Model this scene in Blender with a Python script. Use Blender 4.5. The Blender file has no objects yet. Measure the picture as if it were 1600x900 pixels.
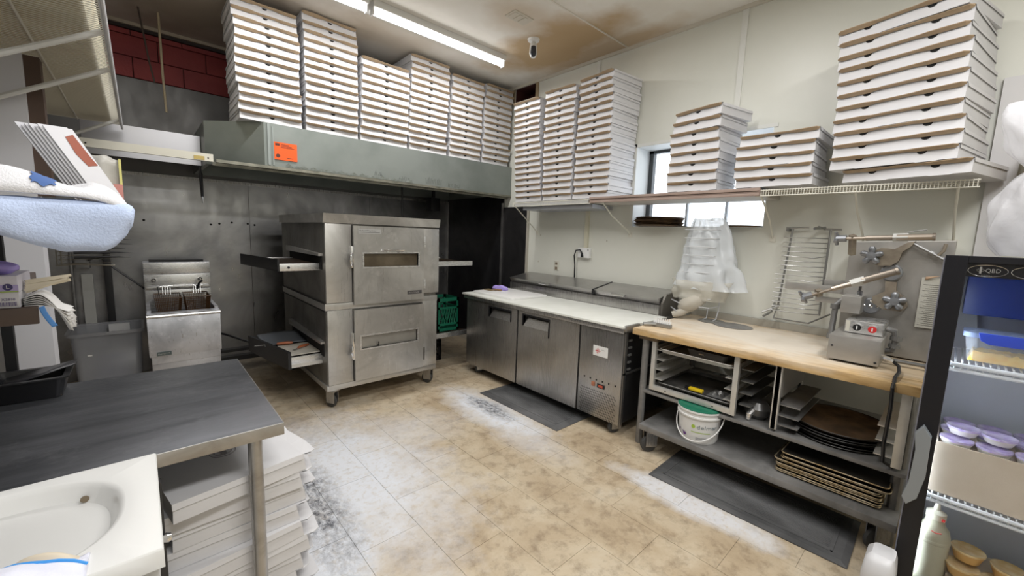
import bpy, bmesh, math, random
from mathutils import Vector, Matrix, noise
random.seed(7)
S = bpy.context.scene
C = S.collection
PI = math.pi

# ---------------------------------------------------------------- camera
cam = bpy.data.cameras.new('camera'); cam_o = bpy.data.objects.new('camera', cam); C.objects.link(cam_o)
cam.sensor_width = 36.0; cam.lens = 635.76 / 1600 * 36.0; cam.clip_start = 0.02
Rt = Vector((0.73923386, -0.67254964, 0.03478903))
Dn = Vector((-0.06023419, -0.1174808, -0.99124674))
Fw = Vector((0.67074968, 0.73066767, -0.12735626))
m = Matrix.Identity(4)
for i in range(3):
    m[i][0] = Rt[i]; m[i][1] = -Dn[i]; m[i][2] = -Fw[i]
m[2][3] = 1.6
cam_o.matrix_world = m
S.camera = cam_o

# ---------------------------------------------------------------- world, exposure
S.view_settings.view_transform = 'Standard'; S.view_settings.look = 'None'
S.view_settings.gamma = 1.0; S.view_settings.use_curve_mapping = False
S.view_settings.exposure = 0.0
W = bpy.data.worlds.new('sky'); S.world = W; W.use_nodes = True
W.node_tree.nodes['Background'].inputs[0].default_value = (0.86, 0.93, 1.0, 1)
W.node_tree.nodes['Background'].inputs[1].default_value = 3.0

def area(name, loc, sx, sy, power, color=(1, 1, 1), rot=(0, 0, 0)):
    l = bpy.data.lights.new(name, 'AREA'); l.shape = 'RECTANGLE'; l.size = sx; l.size_y = sy
    l.energy = power; l.color = color
    o = bpy.data.objects.new(name, l); C.objects.link(o); o.location = loc; o.rotation_euler = rot
    return o
WARM = (1.0, 0.992, 0.975)
area('tube_light', (2.35, 3.66, 3.44), 1.45, 0.07, 21, WARM)
area('tube_light', (0.80, 3.66, 3.44), 1.45, 0.07, 20, WARM)
# added fill lights, out of view behind and above the camera
area('fill_light', (1.2, -0.6, 3.45), 2.6, 0.5, 84, WARM)
area('fill_light', (1.4, 1.3, 3.50), 2.6, 0.3, 44, WARM)

# ---------------------------------------------------------------- helpers
class MB:
    def __init__(s): s.v = []; s.f = []; s.mi = []; s.cur = 0
    def mat(s, i): s.cur = i; return s
    def add(s, vs, fs):
        n = len(s.v); s.v += [tuple(v) for v in vs]
        for f in fs: s.f.append(tuple(n + i for i in f)); s.mi.append(s.cur)
        return s
    def box(s, x0, x1, y0, y1, z0, z1):
        vs = [(x, y, z) for z in (z0, z1) for y in (y0, y1) for x in (x0, x1)]
        return s.add(vs, [(0, 2, 3, 1), (4, 5, 7, 6), (0, 1, 5, 4), (2, 6, 7, 3), (0, 4, 6, 2), (1, 3, 7, 5)])
    def prism(s, poly, z0, z1, axis='z'):
        # polygon extruded; axis tells the extrusion direction
        def p(a, b, c):
            return {'z': (a, b, c), 'y': (a, c, b), 'x': (c, a, b)}[axis]
        n = len(poly); vs = [p(a, b, z0) for a, b in poly] + [p(a, b, z1) for a, b in poly]
        fs = [tuple(range(n))[::-1], tuple(range(n, 2 * n))]
        fs += [(i, (i + 1) % n, n + (i + 1) % n, n + i) for i in range(n)]
        return s.add(vs, fs)
    def tube(s, pts, r, n=8, cap=True):
        pts = [Vector(p) for p in pts]; rings = []; vs = []
        rr = r if isinstance(r, (list, tuple)) else [r] * len(pts)
        prev = None
        for i, p in enumerate(pts):
            if i == 0: t = pts[1] - p
            elif i == len(pts) - 1: t = p - pts[i - 1]
            else: t = (pts[i + 1] - p).normalized() + (p - pts[i - 1]).normalized()
            t.normalize()
            if prev is None:
                a = Vector((0, 0, 1)) if abs(t.z) < 0.9 else Vector((1, 0, 0))
                u = t.cross(a).normalized()
            else:
                u = prev - t * prev.dot(t)
                u = u.normalized() if u.length > 1e-6 else t.orthogonal().normalized()
            prev = u; w = t.cross(u)
            for k in range(n):
                an = 2 * PI * k / n; vs.append(p + (u * math.cos(an) + w * math.sin(an)) * rr[i])
        fs = []
        for i in range(len(pts) - 1):
            for k in range(n):
                a = i * n + k; b = i * n + (k + 1) % n
                fs.append((a, b, b + n, a + n))
        if cap:
            fs.append(tuple(range(n))[::-1]); fs.append(tuple((len(pts) - 1) * n + k for k in range(n)))
        return s.add(vs, fs)
    def lathe(s, prof, c=(0, 0, 0), n=24, axis='z', sx=1.0, sy=1.0):
        vs = []; fs = []
        for r, h in prof:
            for k in range(n):
                an = 2 * PI * k / n; a = r * math.cos(an) * sx; b = r * math.sin(an) * sy
                if axis == 'z': vs.append((c[0] + a, c[1] + b, c[2] + h))
                elif axis == 'x': vs.append((c[0] + h, c[1] + a, c[2] + b))
                else: vs.append((c[0] + a, c[1] + h, c[2] + b))
        for i in range(len(prof) - 1):
            for k in range(n):
                a = i * n + k; b = i * n + (k + 1) % n; fs.append((a, b, b + n, a + n))
        if prof[0][0] > 1e-5: fs.append(tuple(range(n))[::-1])
        if prof[-1][0] > 1e-5: fs.append(tuple((len(prof) - 1) * n + k for k in range(n)))
        return s.add(vs, fs)
    def sheet(s, fn, nu, nv):
        vs = [fn(i / nu, j / nv) for j in range(nv + 1) for i in range(nu + 1)]
        fs = [(j * (nu + 1) + i, j * (nu + 1) + i + 1, (j + 1) * (nu + 1) + i + 1, (j + 1) * (nu + 1) + i)
              for j in range(nv) for i in range(nu)]
        return s.add(vs, fs)

def wloc(o):
    p = Vector((0, 0, 0))
    while o is not None: p += o.location; o = o.parent
    return p

def T(o, label=None, cat=None, group=None, kind=None):
    if label: o['label'] = label
    if cat: o['category'] = cat
    if group: o['group'] = group
    if kind: o['kind'] = kind
    return o

def E(name, loc, label, cat, group=None):
    o = bpy.data.objects.new(name, None); C.objects.link(o); o.location = loc; o.empty_display_size = 0.05
    return T(o, label, cat, group)

def O(name, mb, mats, parent=None, label=None, cat=None, group=None, kind=None, bevel=0, smooth=30, solid=0, subd=0):
    me = bpy.data.meshes.new(name)
    if parent is None:
        xs = [v[0] for v in mb.v]; ys = [v[1] for v in mb.v]; zs = [v[2] for v in mb.v]
        off = Vector(((min(xs) + max(xs)) / 2, (min(ys) + max(ys)) / 2, min(zs)))
    else:
        off = wloc(parent)
    vs = [(v[0] - off.x, v[1] - off.y, v[2] - off.z) for v in mb.v]
    me.from_pydata(vs, [], mb.f)
    if not isinstance(mats, (list, tuple)): mats = [mats]
    for mm in mats: me.materials.append(mm)
    me.polygons.foreach_set('material_index', mb.mi)
    bm = bmesh.new(); bm.from_mesh(me)
    bmesh.ops.recalc_face_normals(bm, faces=bm.faces)
    if bevel:
        es = [e for e in bm.edges if len(e.link_faces) == 2 and e.calc_face_angle(0) > 0.6]
        bmesh.ops.bevel(bm, geom=es, offset=bevel, segments=2, profile=0.6, affect='EDGES', clamp_overlap=True)
    bm.to_mesh(me); bm.free()
    if smooth:
        me.polygons.foreach_set('use_smooth', [True] * len(me.polygons))
        me.set_sharp_from_angle(angle=math.radians(smooth))
    o = bpy.data.objects.new(name, me); C.objects.link(o)
    if parent is None: o.location = off
    else: o.parent = parent
    if solid:
        md = o.modifiers.new('thickness', 'SOLIDIFY'); md.thickness = solid; md.offset = 0
    if subd:
        md = o.modifiers.new('smooth', 'SUBSURF'); md.levels = subd; md.render_levels = subd
    return T(o, label, cat, group, kind)

def text(name, body, size, mat, parent, origin, right, up, depth=0.0006, align='LEFT', sx=1.0):
    cu = bpy.data.curves.new(name, 'FONT'); cu.body = body; cu.size = size; cu.extrude = depth
    cu.align_x = align; cu.resolution_u = 2
    tmp = bpy.data.objects.new(name, cu); C.objects.link(tmp)
    bpy.context.view_layer.update()
    me = bpy.data.meshes.new_from_object(tmp.evaluated_get(bpy.context.evaluated_depsgraph_get()))
    bpy.data.objects.remove(tmp)
    r = Vector(right).normalized(); u = Vector(up).normalized(); n = r.cross(u)
    off = wloc(parent) if parent else Vector((0, 0, 0))
    for v in me.vertices:
        v.co = Vector(origin) + r * v.co.x * sx + u * v.co.y + n * v.co.z - off
    me.materials.clear(); me.materials.append(mat)
    o = bpy.data.objects.new(name, me); C.objects.link(o); o.parent = parent
    return o

def marks(name, mat, parent, origin, right, up, width, h, n):
    # print too small to read in the photograph: a row of tiny strokes
    rr = random.Random(n); mb = MB(); r = Vector(right); u = Vector(up); nn = r.cross(u) * 0.0006; o0 = Vector(origin)
    for i in range(n):
        a = o0 + r * (width * i / n); w_ = width / n * 0.62; hh = h * rr.uniform(0.7, 1)
        for (p, q, c, d) in ((0, 0.28, 0, 1), (0.28, 1, rr.choice((0, 0.4, 0.8)), None)):
            d = c + 0.22 if d is None else d
            vs = [a + r * w_ * p + u * hh * c, a + r * w_ * q + u * hh * c, a + r * w_ * q + u * hh * d, a + r * w_ * p + u * hh * d]
            mb.add([v - nn for v in vs] + [v + nn for v in vs], [(0, 1, 2, 3), (4, 5, 6, 7), (0, 1, 5, 4), (1, 2, 6, 5), (2, 3, 7, 6), (3, 0, 4, 7)])
    return O(name, mb, mat, parent, smooth=0)

# ---------------------------------------------------------------- materials
def newmat(name):
    mt = bpy.data.materials.new(name); mt.use_nodes = True
    nt = mt.node_tree; b = nt.nodes['Principled BSDF']
    return mt, nt, b
def N(nt, typ, **kw):
    n = nt.nodes.new(typ)
    for k, v in kw.items():
        if hasattr(n, k): setattr(n, k, v)
    return n
def L(nt, a, b): nt.links.new(a, b)
def ramp(nt, fac, stops):
    r = N(nt, 'ShaderNodeValToRGB'); L(nt, fac, r.inputs[0])
    el = r.color_ramp.elements
    while len(el) > 1: el.remove(el[-1])
    el[0].position = stops[0][0]; el[0].color = (*stops[0][1], 1)
    for p, c in stops[1:]:
        e = el.new(p); e.color = (*c, 1)
    return r
def noise_tex(nt, scale, vec=None, detail=5, rough=0.55, dist=0, mscale=(1, 1, 1), world=False):
    if world:
        g = N(nt, 'ShaderNodeNewGeometry'); src = g.outputs['Position']
    else:
        tc = N(nt, 'ShaderNodeTexCoord'); src = tc.outputs['Object']
    mp = N(nt, 'ShaderNodeMapping'); mp.inputs['Scale'].default_value = mscale
    L(nt, src, mp.inputs[0])
    n = N(nt, 'ShaderNodeTexNoise'); n.inputs['Scale'].default_value = scale
    n.inputs['Detail'].default_value = detail; n.inputs['Roughness'].default_value = rough
    n.inputs['Distortion'].default_value = dist
    L(nt, mp.outputs[0], n.inputs['Vector'])
    return n
def mix(nt, fac, a, b, typ='MIX'):
    mx = N(nt, 'ShaderNodeMix'); mx.data_type = 'RGBA'; mx.blend_type = typ
    for sock, val in ((mx.inputs[0], fac), (mx.inputs[6], a), (mx.inputs[7], b)):
        if hasattr(val, 'links'): L(nt, val, sock)
        elif isinstance(val, (int, float)): sock.default_value = val
        else: sock.default_value = (*val, 1)
    return mx.outputs[2]
def P(name, col, rough=0.5, metal=0.0, col2=None, scale=6, mscale=(1, 1, 1), bump=0.0, bscale=None,
      lo=0.35, hi=0.65, world=False, emit=0, trans=0, alpha=1, ior=None, rvar=0.0, detail=5, spec=None):
    mt, nt, b = newmat(name)
    b.inputs['Base Color'].default_value = (*col, 1)
    b.inputs['Roughness'].default_value = rough; b.inputs['Metallic'].default_value = metal
    if spec is not None: b.inputs['Specular IOR Level'].default_value = spec
    n = None
    if col2 is not None or rvar:
        n = noise_tex(nt, scale, mscale=mscale, world=world, detail=detail)
    if col2 is not None:
        r = ramp(nt, n.outputs[0], [(lo, col), (hi, col2)]); L(nt, r.outputs[0], b.inputs['Base Color'])
    if rvar:
        mr = N(nt, 'ShaderNodeMapRange'); mr.inputs[1].default_value = 0.3; mr.inputs[2].default_value = 0.7
        mr.inputs[3].default_value = rough - rvar; mr.inputs[4].default_value = rough + rvar
        L(nt, n.outputs[0], mr.inputs[0]); L(nt, mr.outputs[0], b.inputs['Roughness'])
    if bump:
        n2 = noise_tex(nt, bscale or scale * 4, mscale=mscale, world=world)
        bp = N(nt, 'ShaderNodeBump'); bp.inputs['Strength'].default_value = bump; bp.inputs['Distance'].default_value = 0.01
        L(nt, n2.outputs[0], bp.inputs['Height']); L(nt, bp.outputs[0], b.inputs['Normal'])
    if emit:
        b.inputs['Emission Color'].default_value = (*col, 1); b.inputs['Emission Strength'].default_value = emit
    if trans: b.inputs['Transmission Weight'].default_value = trans
    if alpha < 1: b.inputs['Alpha'].default_value = alpha
    if ior: b.inputs['IOR'].default_value = ior
    return mt

def steel(name, c1, c2, rough=0.35, metal=0.85, scale=2.2, mscale=(1, 1, 1), brush=(1, 1, 60), bstr=0.03, world=True, c3=None):
    mt, nt, b = newmat(name)
    n = noise_tex(nt, scale, mscale=mscale, world=world, detail=6, rough=0.6, dist=0.6)
    r = ramp(nt, n.outputs[0], [(0.32, c1), (0.62, c2)])
    colout = r.outputs[0]
    if c3:
        n3 = noise_tex(nt, scale * 4, world=world, detail=8, rough=0.7)
        r3 = ramp(nt, n3.outputs[0], [(0.56, (0, 0, 0)), (0.72, (0.8, 0.8, 0.8))])
        colout = mix(nt, r3.outputs[0], colout, c3)
    L(nt, colout, b.inputs['Base Color'])
    b.inputs['Metallic'].default_value = metal
    n2 = noise_tex(nt, 9, mscale=brush, world=world, detail=3)
    mr = N(nt, 'ShaderNodeMapRange'); mr.inputs[1].default_value = 0.3; mr.inputs[2].default_value = 0.7
    mr.inputs[3].default_value = rough - 0.07; mr.inputs[4].default_value = rough + 0.1
    L(nt, n2.outputs[0], mr.inputs[0]); L(nt, mr.outputs[0], b.inputs['Roughness'])
    bp = N(nt, 'ShaderNodeBump'); bp.inputs['Strength'].default_value = bstr; bp.inputs['Distance'].default_value = 0.01
    L(nt, n2.outputs[0], bp.inputs['Height'])
    n4 = noise_tex(nt, 1.7, world=world, detail=2)
    bp2 = N(nt, 'ShaderNodeBump'); bp2.inputs['Strength'].default_value = 0.25; bp2.inputs['Distance'].default_value = 0.03
    L(nt, n4.outputs[0], bp2.inputs['Height']); L(nt, bp.outputs[0], bp2.inputs['Normal'])
    L(nt, bp2.outputs[0], b.inputs['Normal'])
    return mt

def blob(nt, pos, c, r, nz, edge=0.35):
    """soft-edged patch of spilt or worn material on a surface, at a fixed place in the room"""
    sub = N(nt, 'ShaderNodeVectorMath', operation='SUBTRACT'); L(nt, pos, sub.inputs[0]); sub.inputs[1].default_value = c
    div = N(nt, 'ShaderNodeVectorMath', operation='DIVIDE'); L(nt, sub.outputs[0], div.inputs[0]); div.inputs[1].default_value = r
    ln = N(nt, 'ShaderNodeVectorMath', operation='LENGTH'); L(nt, div.outputs[0], ln.inputs[0])
    ad = N(nt, 'ShaderNodeMath', operation='ADD'); L(nt, ln.outputs['Value'], ad.inputs[0])
    mu = N(nt, 'ShaderNodeMath', operation='MULTIPLY_ADD'); L(nt, nz, mu.inputs[0]); mu.inputs[1].default_value = 1.5; mu.inputs[2].default_value = -0.75
    L(nt, mu.outputs[0], ad.inputs[1])
    mr = N(nt, 'ShaderNodeMapRange'); L(nt, ad.outputs[0], mr.inputs[0])
    mr.inputs[1].default_value = 1.0 - edge; mr.inputs[2].default_value = 1.0 + edge
    mr.inputs[3].default_value = 1.0; mr.inputs[4].default_value = 0.0
    return mr.outputs[0]
def vmax(nt, *a):
    out = a[0]
    for x in a[1:]:
        mm = N(nt, 'ShaderNodeMath', operation='MAXIMUM'); L(nt, out, mm.inputs[0]); L(nt, x, mm.inputs[1]); out = mm.outputs[0]
    return out
def vmul(nt, a, b):
    mm = N(nt, 'ShaderNodeMath', operation='MULTIPLY'); L(nt, a, mm.inputs[0])
    if hasattr(b, 'links'): L(nt, b, mm.inputs[1])
    else: mm.inputs[1].default_value = b
    return mm.outputs[0]

def floor_mat():
    mt, nt, b = newmat('travertine_tile')
    n1 = noise_tex(nt, 2.2, world=True, detail=9, rough=0.68, dist=0.5)
    n2 = noise_tex(nt, 11, world=True, detail=6, rough=0.7)
    base = ramp(nt, n1.outputs[0], [(0.28, (0.36, 0.275, 0.18)), (0.42, (0.46, 0.365, 0.25)), (0.55, (0.545, 0.455, 0.33)), (0.70, (0.59, 0.52, 0.41))])
    sp = ramp(nt, n2.outputs[0], [(0.33, (0.60, 0.57, 0.55)), (0.52, (1, 1, 1))])
    col = mix(nt, 0.85, base.outputs[0], sp.outputs[0], 'MULTIPLY')
    g = N(nt, 'ShaderNodeNewGeometry'); pos = g.outputs['Position']
    nz = noise_tex(nt, 4.5, world=True, detail=7, rough=0.65).outputs[0]
    nf = noise_tex(nt, 26, world=True, detail=5, rough=0.7).outputs[0]
    fm = ramp(nt, nf, [(0.25, (0.35,) * 3), (0.5, (1,) * 3)]).outputs[0]
    f1 = blob(nt, pos, (0.92, 2.55, 0), (0.50, 0.80, 1), nz, 0.55)
    f2 = blob(nt, pos, (2.28, 2.70, 0), (0.20, 0.60, 1), nz, 0.5)
    f3 = blob(nt, pos, (1.3, 2.85, 0), (0.55, 0.3, 1), nz, 0.5)
    f4 = blob(nt, pos, (0.62, 1.95, 0), (0.25, 0.35, 1), nz)
    f5 = blob(nt, pos, (2.42, 0.95, 0), (0.11, 0.45, 1), nz)
    f6 = blob(nt, pos, (2.2, 2.15, 0), (0.16, 0.35, 1), nz, 0.5)
    fl = vmax(nt, f1, f2, vmul(nt, f3, 0.5), f4, vmul(nt, f5, 0.8), vmul(nt, f6, 0.45))
    col = mix(nt, vmul(nt, fl, fm), col, (0.70, 0.72, 0.77))
    nd = noise_tex(nt, 30, world=True, detail=8, rough=0.8, mscale=(1, 0.6, 1)).outputs[0]
    dm = ramp(nt, nd, [(0.40, (0.12,) * 3), (0.60, (1,) * 3)]).outputs[0]
    d1 = blob(nt, pos, (0.66, 2.45, 0), (0.13, 0.55, 1), nz, 0.6)
    d2 = blob(nt, pos, (2.33, 2.78, 0), (0.09, 0.26, 1), nz, 0.5)
    d3 = blob(nt, pos, (0.95, 3.35, 0), (0.5, 0.35, 1), nz, 0.6)
    col = mix(nt, vmul(nt, vmax(nt, d1, d2, vmul(nt, d3, 0.2)), vmul(nt, dm, 0.96)), col, (0.04, 0.042, 0.055))
    L(nt, col, b.inputs['Base Color'])
    rr = N(nt, 'ShaderNodeMapRange'); L(nt, fl, rr.inputs[0]); rr.inputs[3].default_value = 0.42; rr.inputs[4].default_value = 0.8
    L(nt, rr.outputs[0], b.inputs['Roughness'])
    bp = N(nt, 'ShaderNodeBump'); bp.inputs['Strength'].default_value = 0.15; bp.inputs['Distance'].default_value = 0.01
    L(nt, n2.outputs[0], bp.inputs['Height']); L(nt, bp.outputs[0], b.inputs['Normal'])
    return mt
def ceiling_mat():
    mt, nt, b = newmat('stained_ceiling_paint')
    n1 = noise_tex(nt, 1.1, world=True, detail=5)
    base = ramp(nt, n1.outputs[0], [(0.35, (0.72, 0.67, 0.59)), (0.6, (0.82, 0.79, 0.73))]).outputs[0]
    g = N(nt, 'ShaderNodeNewGeometry'); pos = g.outputs['Position']
    nz = noise_tex(nt, 2.6, world=True, detail=4, rough=0.5).outputs[0]
    s1 = blob(nt, pos, (3.32, 3.1, 3.56), (0.42, 0.80, 1), nz, 0.35)
    s2 = blob(nt, pos, (3.72, 2.85, 3.56), (0.20, 0.85, 1), nz, 0.35)
    s3 = blob(nt, pos, (1.9, 4.2, 3.56), (0.5, 0.25, 1), nz, 0.5)
    s4 = blob(nt, pos, (2.75, 2.95, 3.56), (0.35, 0.25, 1), nz, 0.4)
    s5 = blob(nt, pos, (0.5, 4.9, 3.56), (0.9, 1.2, 1), nz, 0.6)
    col = mix(nt, vmul(nt, vmax(nt, s1, vmul(nt, s2, 0.8), vmul(nt, s3, 0.35), vmul(nt, s4, 0.45)), 0.85), base, (0.46, 0.30, 0.13))
    col = mix(nt, vmul(nt, s5, 0.8), col, (0.30, 0.235, 0.18))
    L(nt, col, b.inputs['Base Color']); b.inputs['Roughness'].default_value = 0.75
    return mt
def butcher_mat():
    mt, nt, b = newmat('floured_butcher_block')
    n1 = noise_tex(nt, 5, world=True, mscale=(9, 1, 4), detail=6)
    base = ramp(nt, n1.outputs[0], [(0.35, (0.42, 0.26, 0.10)), (0.6, (0.64, 0.44, 0.21))]).outputs[0]
    g = N(nt, 'ShaderNodeNewGeometry'); pos = g.outputs['Position']
    nz = noise_tex(nt, 5.5, world=True, detail=5, mscale=(1.6, 0.8, 1)).outputs[0]
    f1 = blob(nt, pos, (3.37, 1.0, 0.925), (0.52, 0.90, 0.03), nz, 0.6)
    f2 = blob(nt, pos, (3.25, 0.75, 0.925), (0.40, 0.5, 0.03), nz, 0.5)
    col = mix(nt, vmul(nt, vmax(nt, f1, f2), 0.85), base, (0.76, 0.71, 0.63))
    L(nt, col, b.inputs['Base Color']); b.inputs['Roughness'].default_value = 0.55
    return mt

white_wall = P('cream_wall_panel', (0.69, 0.692, 0.625), 0.38, col2=(0.74, 0.742, 0.68), scale=0.8, world=True, bump=0.02, bscale=3)
trim_white = P('white_trim', (0.74, 0.74, 0.70), 0.4)
red_block = P('red_painted_block', (0.24, 0.028, 0.032), 0.6, col2=(0.32, 0.045, 0.045), scale=4, world=True, bump=0.35, bscale=60)
grout = P('grout', (0.36, 0.31, 0.24), 0.85)
back_steel = steel('lightened_wall_steel', (0.15, 0.15, 0.155), (0.44, 0.44, 0.45), 0.34, 0.85, 0.8, mscale=(1, 1, 1.2), brush=(1, 1, 0.4))  # lower sheets: colour lightened to offset the weaker light under the hood
upper_steel = steel('toned_down_upper_steel', (0.13, 0.13, 0.13), (0.20, 0.195, 0.19), 0.5, 0.5, 0.8, brush=(1, 1, 0.4))  # upper sheets: same steel, colour darkened to offset the stronger light there
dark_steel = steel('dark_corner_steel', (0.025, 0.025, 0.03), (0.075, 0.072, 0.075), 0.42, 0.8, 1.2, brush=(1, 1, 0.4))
oven_steel = steel('worn_oven_steel', (0.36, 0.35, 0.335), (0.58, 0.57, 0.55), 0.34, 0.75, 2.0, brush=(30, 30, 0.6), c3=(0.62, 0.61, 0.59))
oven_side = steel('darker_oven_steel', (0.13, 0.125, 0.115), (0.30, 0.29, 0.27), 0.42, 0.75, 2.0, brush=(1, 30, 0.6))  # darker tone of the oven steel, for cabinet sides and conveyors
prep_steel = steel('brushed_prep_steel', (0.36, 0.35, 0.34), (0.50, 0.49, 0.48), 0.28, 0.9, 1.6, brush=(60, 60, 0.5), bstr=0.012)
bright_steel = steel('bright_steel', (0.62, 0.62, 0.62), (0.74, 0.74, 0.74), 0.28, 0.85, 2.0, brush=(2, 2, 30))
table_steel = steel('scratched_table_steel', (0.095, 0.10, 0.112), (0.18, 0.186, 0.205), 0.36, 0.7, 2.4, mscale=(0.5, 3, 1), brush=(3, 40, 1), c3=(0.22, 0.225, 0.24))
edge_steel = steel('table_edge_steel', (0.29, 0.275, 0.255), (0.47, 0.46, 0.45), 0.35, 0.8, 5)
fryer_steel = steel('fryer_steel', (0.42, 0.43, 0.47), (0.66, 0.67, 0.72), 0.34, 0.7, 3.4, brush=(20, 20, 1), c3=(0.8, 0.8, 0.85))
dusty_steel = steel('dusty_shelf_steel', (0.17, 0.168, 0.165), (0.32, 0.315, 0.31), 0.5, 0.5, 4)
sheeter_steel = steel('dusty_machine_steel', (0.34, 0.33, 0.315), (0.46, 0.445, 0.42), 0.42, 0.6, 3.0)
hood_paint = P('grey_green_hood_metal', (0.205, 0.23, 0.215), 0.38, 0.35, col2=(0.27, 0.295, 0.28), scale=2.2, world=True)
chrome = P('chrome', (0.8, 0.8, 0.8), 0.12, 1.0)
alu = P('aluminium', (0.60, 0.59, 0.56), 0.4, 0.6, col2=(0.70, 0.69, 0.66), scale=10, world=True)
black_p = P('black_plastic', (0.012, 0.012, 0.014), 0.35)
black_m = P('black_painted_metal', (0.02, 0.02, 0.022), 0.45, 0.3)
black_gap = P('black_recess', (0.006, 0.006, 0.006), 0.8)
rubber = P('rubber_mat', (0.055, 0.056, 0.058), 0.7, col2=(0.17, 0.17, 0.175), scale=3, mscale=(1.5, 0.6, 1), world=True, bump=0.15, bscale=160, lo=0.4, hi=0.75)
box_white = P('white_box_card', (0.62, 0.615, 0.635), 0.6, col2=(0.68, 0.675, 0.69), scale=3)
box_kraft = P('kraft_card', (0.37, 0.265, 0.165), 0.75, col2=(0.42, 0.31, 0.20), scale=12)
white_p = P('white_plastic', (0.80, 0.80, 0.79), 0.35)
board_p = P('cutting_board_plastic', (0.72, 0.73, 0.68), 0.4, col2=(0.78, 0.79, 0.75), scale=5, world=True)
cream_paint = P('cream_wire_coating', (0.70, 0.68, 0.60), 0.4)
rust = P('brown_baked_pan', (0.07, 0.042, 0.024), 0.5, 0.3, col2=(0.20, 0.125, 0.07), scale=9, world=True)
pan_dark = P('black_seasoned_pan', (0.018, 0.017, 0.016), 0.42, 0.3, col2=(0.04, 0.036, 0.03), scale=5, world=True)
pan_gold = P('bronzed_pan_rim', (0.50, 0.36, 0.18), 0.3, 0.8, col2=(0.72, 0.62, 0.45), scale=30, world=True)
brown_wood = P('brown_shelf_laminate', (0.07, 0.045, 0.035), 0.5)
purple = P('purple_glove', (0.38, 0.30, 0.72), 0.5)
orange = P('orange_handle', (0.40, 0.12, 0.05), 0.4)
sticker_or = P('orange_sticker', (0.95, 0.12, 0.01), 0.5)
yellow_p = P('yellow_handle', (0.85, 0.60, 0.02), 0.4)
green_p = P('green_plastic', (0.008, 0.14, 0.08), 0.45)
red_p = P('red_plastic', (0.6, 0.03, 0.03), 0.4)
blue_p = P('blue_plastic', (0.006, 0.022, 0.14), 0.35)

# ================================================================ the setting
fm_ = floor_mat()
fl = O('floor', MB().box(-0.85, 4.3, -2.1, 5.95, -0.08, -0.004), grout, kind='structure', smooth=0)
tile_me = None
def tile(x, y0, y1):
    global tile_me
    x0 = max(x + 0.001, -0.8); x1 = x + 0.3215
    mb = MB().box(x0, min(x1, 3.85), y0 + 0.001, y1 - 0.001, -0.02, random.uniform(-0.0006, 0.0006))
    O('tile', mb, fm_, fl, smooth=0)
offs = {0: 0.20, 1: 2.00, 2: 2.45, 3: 2.11, 4: 1.14, 5: 1.54, 6: 1.24, 7: 1.59, 8: 1.3, 9: 1.0, 10: 1.5}
TW, TL = 0.3225, 0.61
for c in range(-5, 11):
    x = 0.08 + c * TW
    o_ = offs.get(c, random.uniform(0, 0.6)); y = o_ - TL * math.ceil((o_ + 0.7) / TL)
    if x > 3.84: continue
    while y < 5.8:
        tile(x, max(y, -0.9), min(y + TL, 5.82)); y += TL
O('tile_field', MB().box(-0.8, 3.85, -2.0, -0.9, -0.02, 0), fm_, fl, smooth=0)

ceil = O('ceiling', MB().box(-0.85, 4.3, -2.1, 5.95, 3.56, 3.66), ceiling_mat(), kind='structure', smooth=0)
O('wall_left', MB().box(-0.95, -0.80, -2.1, 5.95, 0, 3.56), P('left_wall_grey', (0.20, 0.195, 0.19), 0.5, 0.3, col2=(0.32, 0.31, 0.30), scale=2, world=True), kind='structure')
O('wall_front', MB().box(-0.8, 3.85, -2.1, -2.0, 0, 3.56), white_wall, kind='structure')

wb = O('wall_back', MB().box(-0.8, 4.2, 5.83, 5.95, 0, 3.56), P('mortar_red', (0.07, 0.012, 0.012), 0.8), kind='structure', smooth=0)
z = 3.045; r = 0
while z < 3.5:
    x = -0.8 - (0.2 if r % 2 else 0.0) + 0.06
    while x < 3.85:
        O('block', MB().box(max(x, -0.8) + 0.004, min(x + 0.4, 3.85) - 0.004, 5.81, 5.835, z + 0.004, min(z + 0.2, 3.5) - 0.004), red_block, wb, bevel=0.003, smooth=0)
        x += 0.4
    z += 0.2; r += 1
O('ceiling_strip', MB().box(-0.8, 3.85, 5.79, 5.83, 3.50, 3.56), P('dark_gap_strip', (0.03, 0.02, 0.018), 0.7), wb)
for x0, x1 in ((-0.8, 0.998), (1.002, 2.488), (2.492, 3.85)):
    O('steel_panel', MB().box(x0, x1, 5.808, 5.83, 0.0, 2.10), back_steel, wb, smooth=0)
for x0, x1 in ((-0.8, -0.15), (-0.146, 1.298), (1.302, 2.6), (2.604, 3.85)):
    O('upper_steel_panel', MB().box(x0, x1, 5.812, 5.83, 2.10, 3.04), upper_steel, wb, smooth=0)
O('steel_ledge', MB().box(-0.8, 3.85, 5.785, 5.83, 2.085, 2.115), prep_steel, wb)
for x in (-0.15, 0.05, 0.62, 0.70, 0.82, 0.98, 1.05):
    O('screw_hole', MB().lathe([(0.0, 0.001), (0.012, 0)], (x, 5.805, 1.62 + 0.02 * math.sin(x * 9)), 10, 'y'), black_gap, wb)

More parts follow.
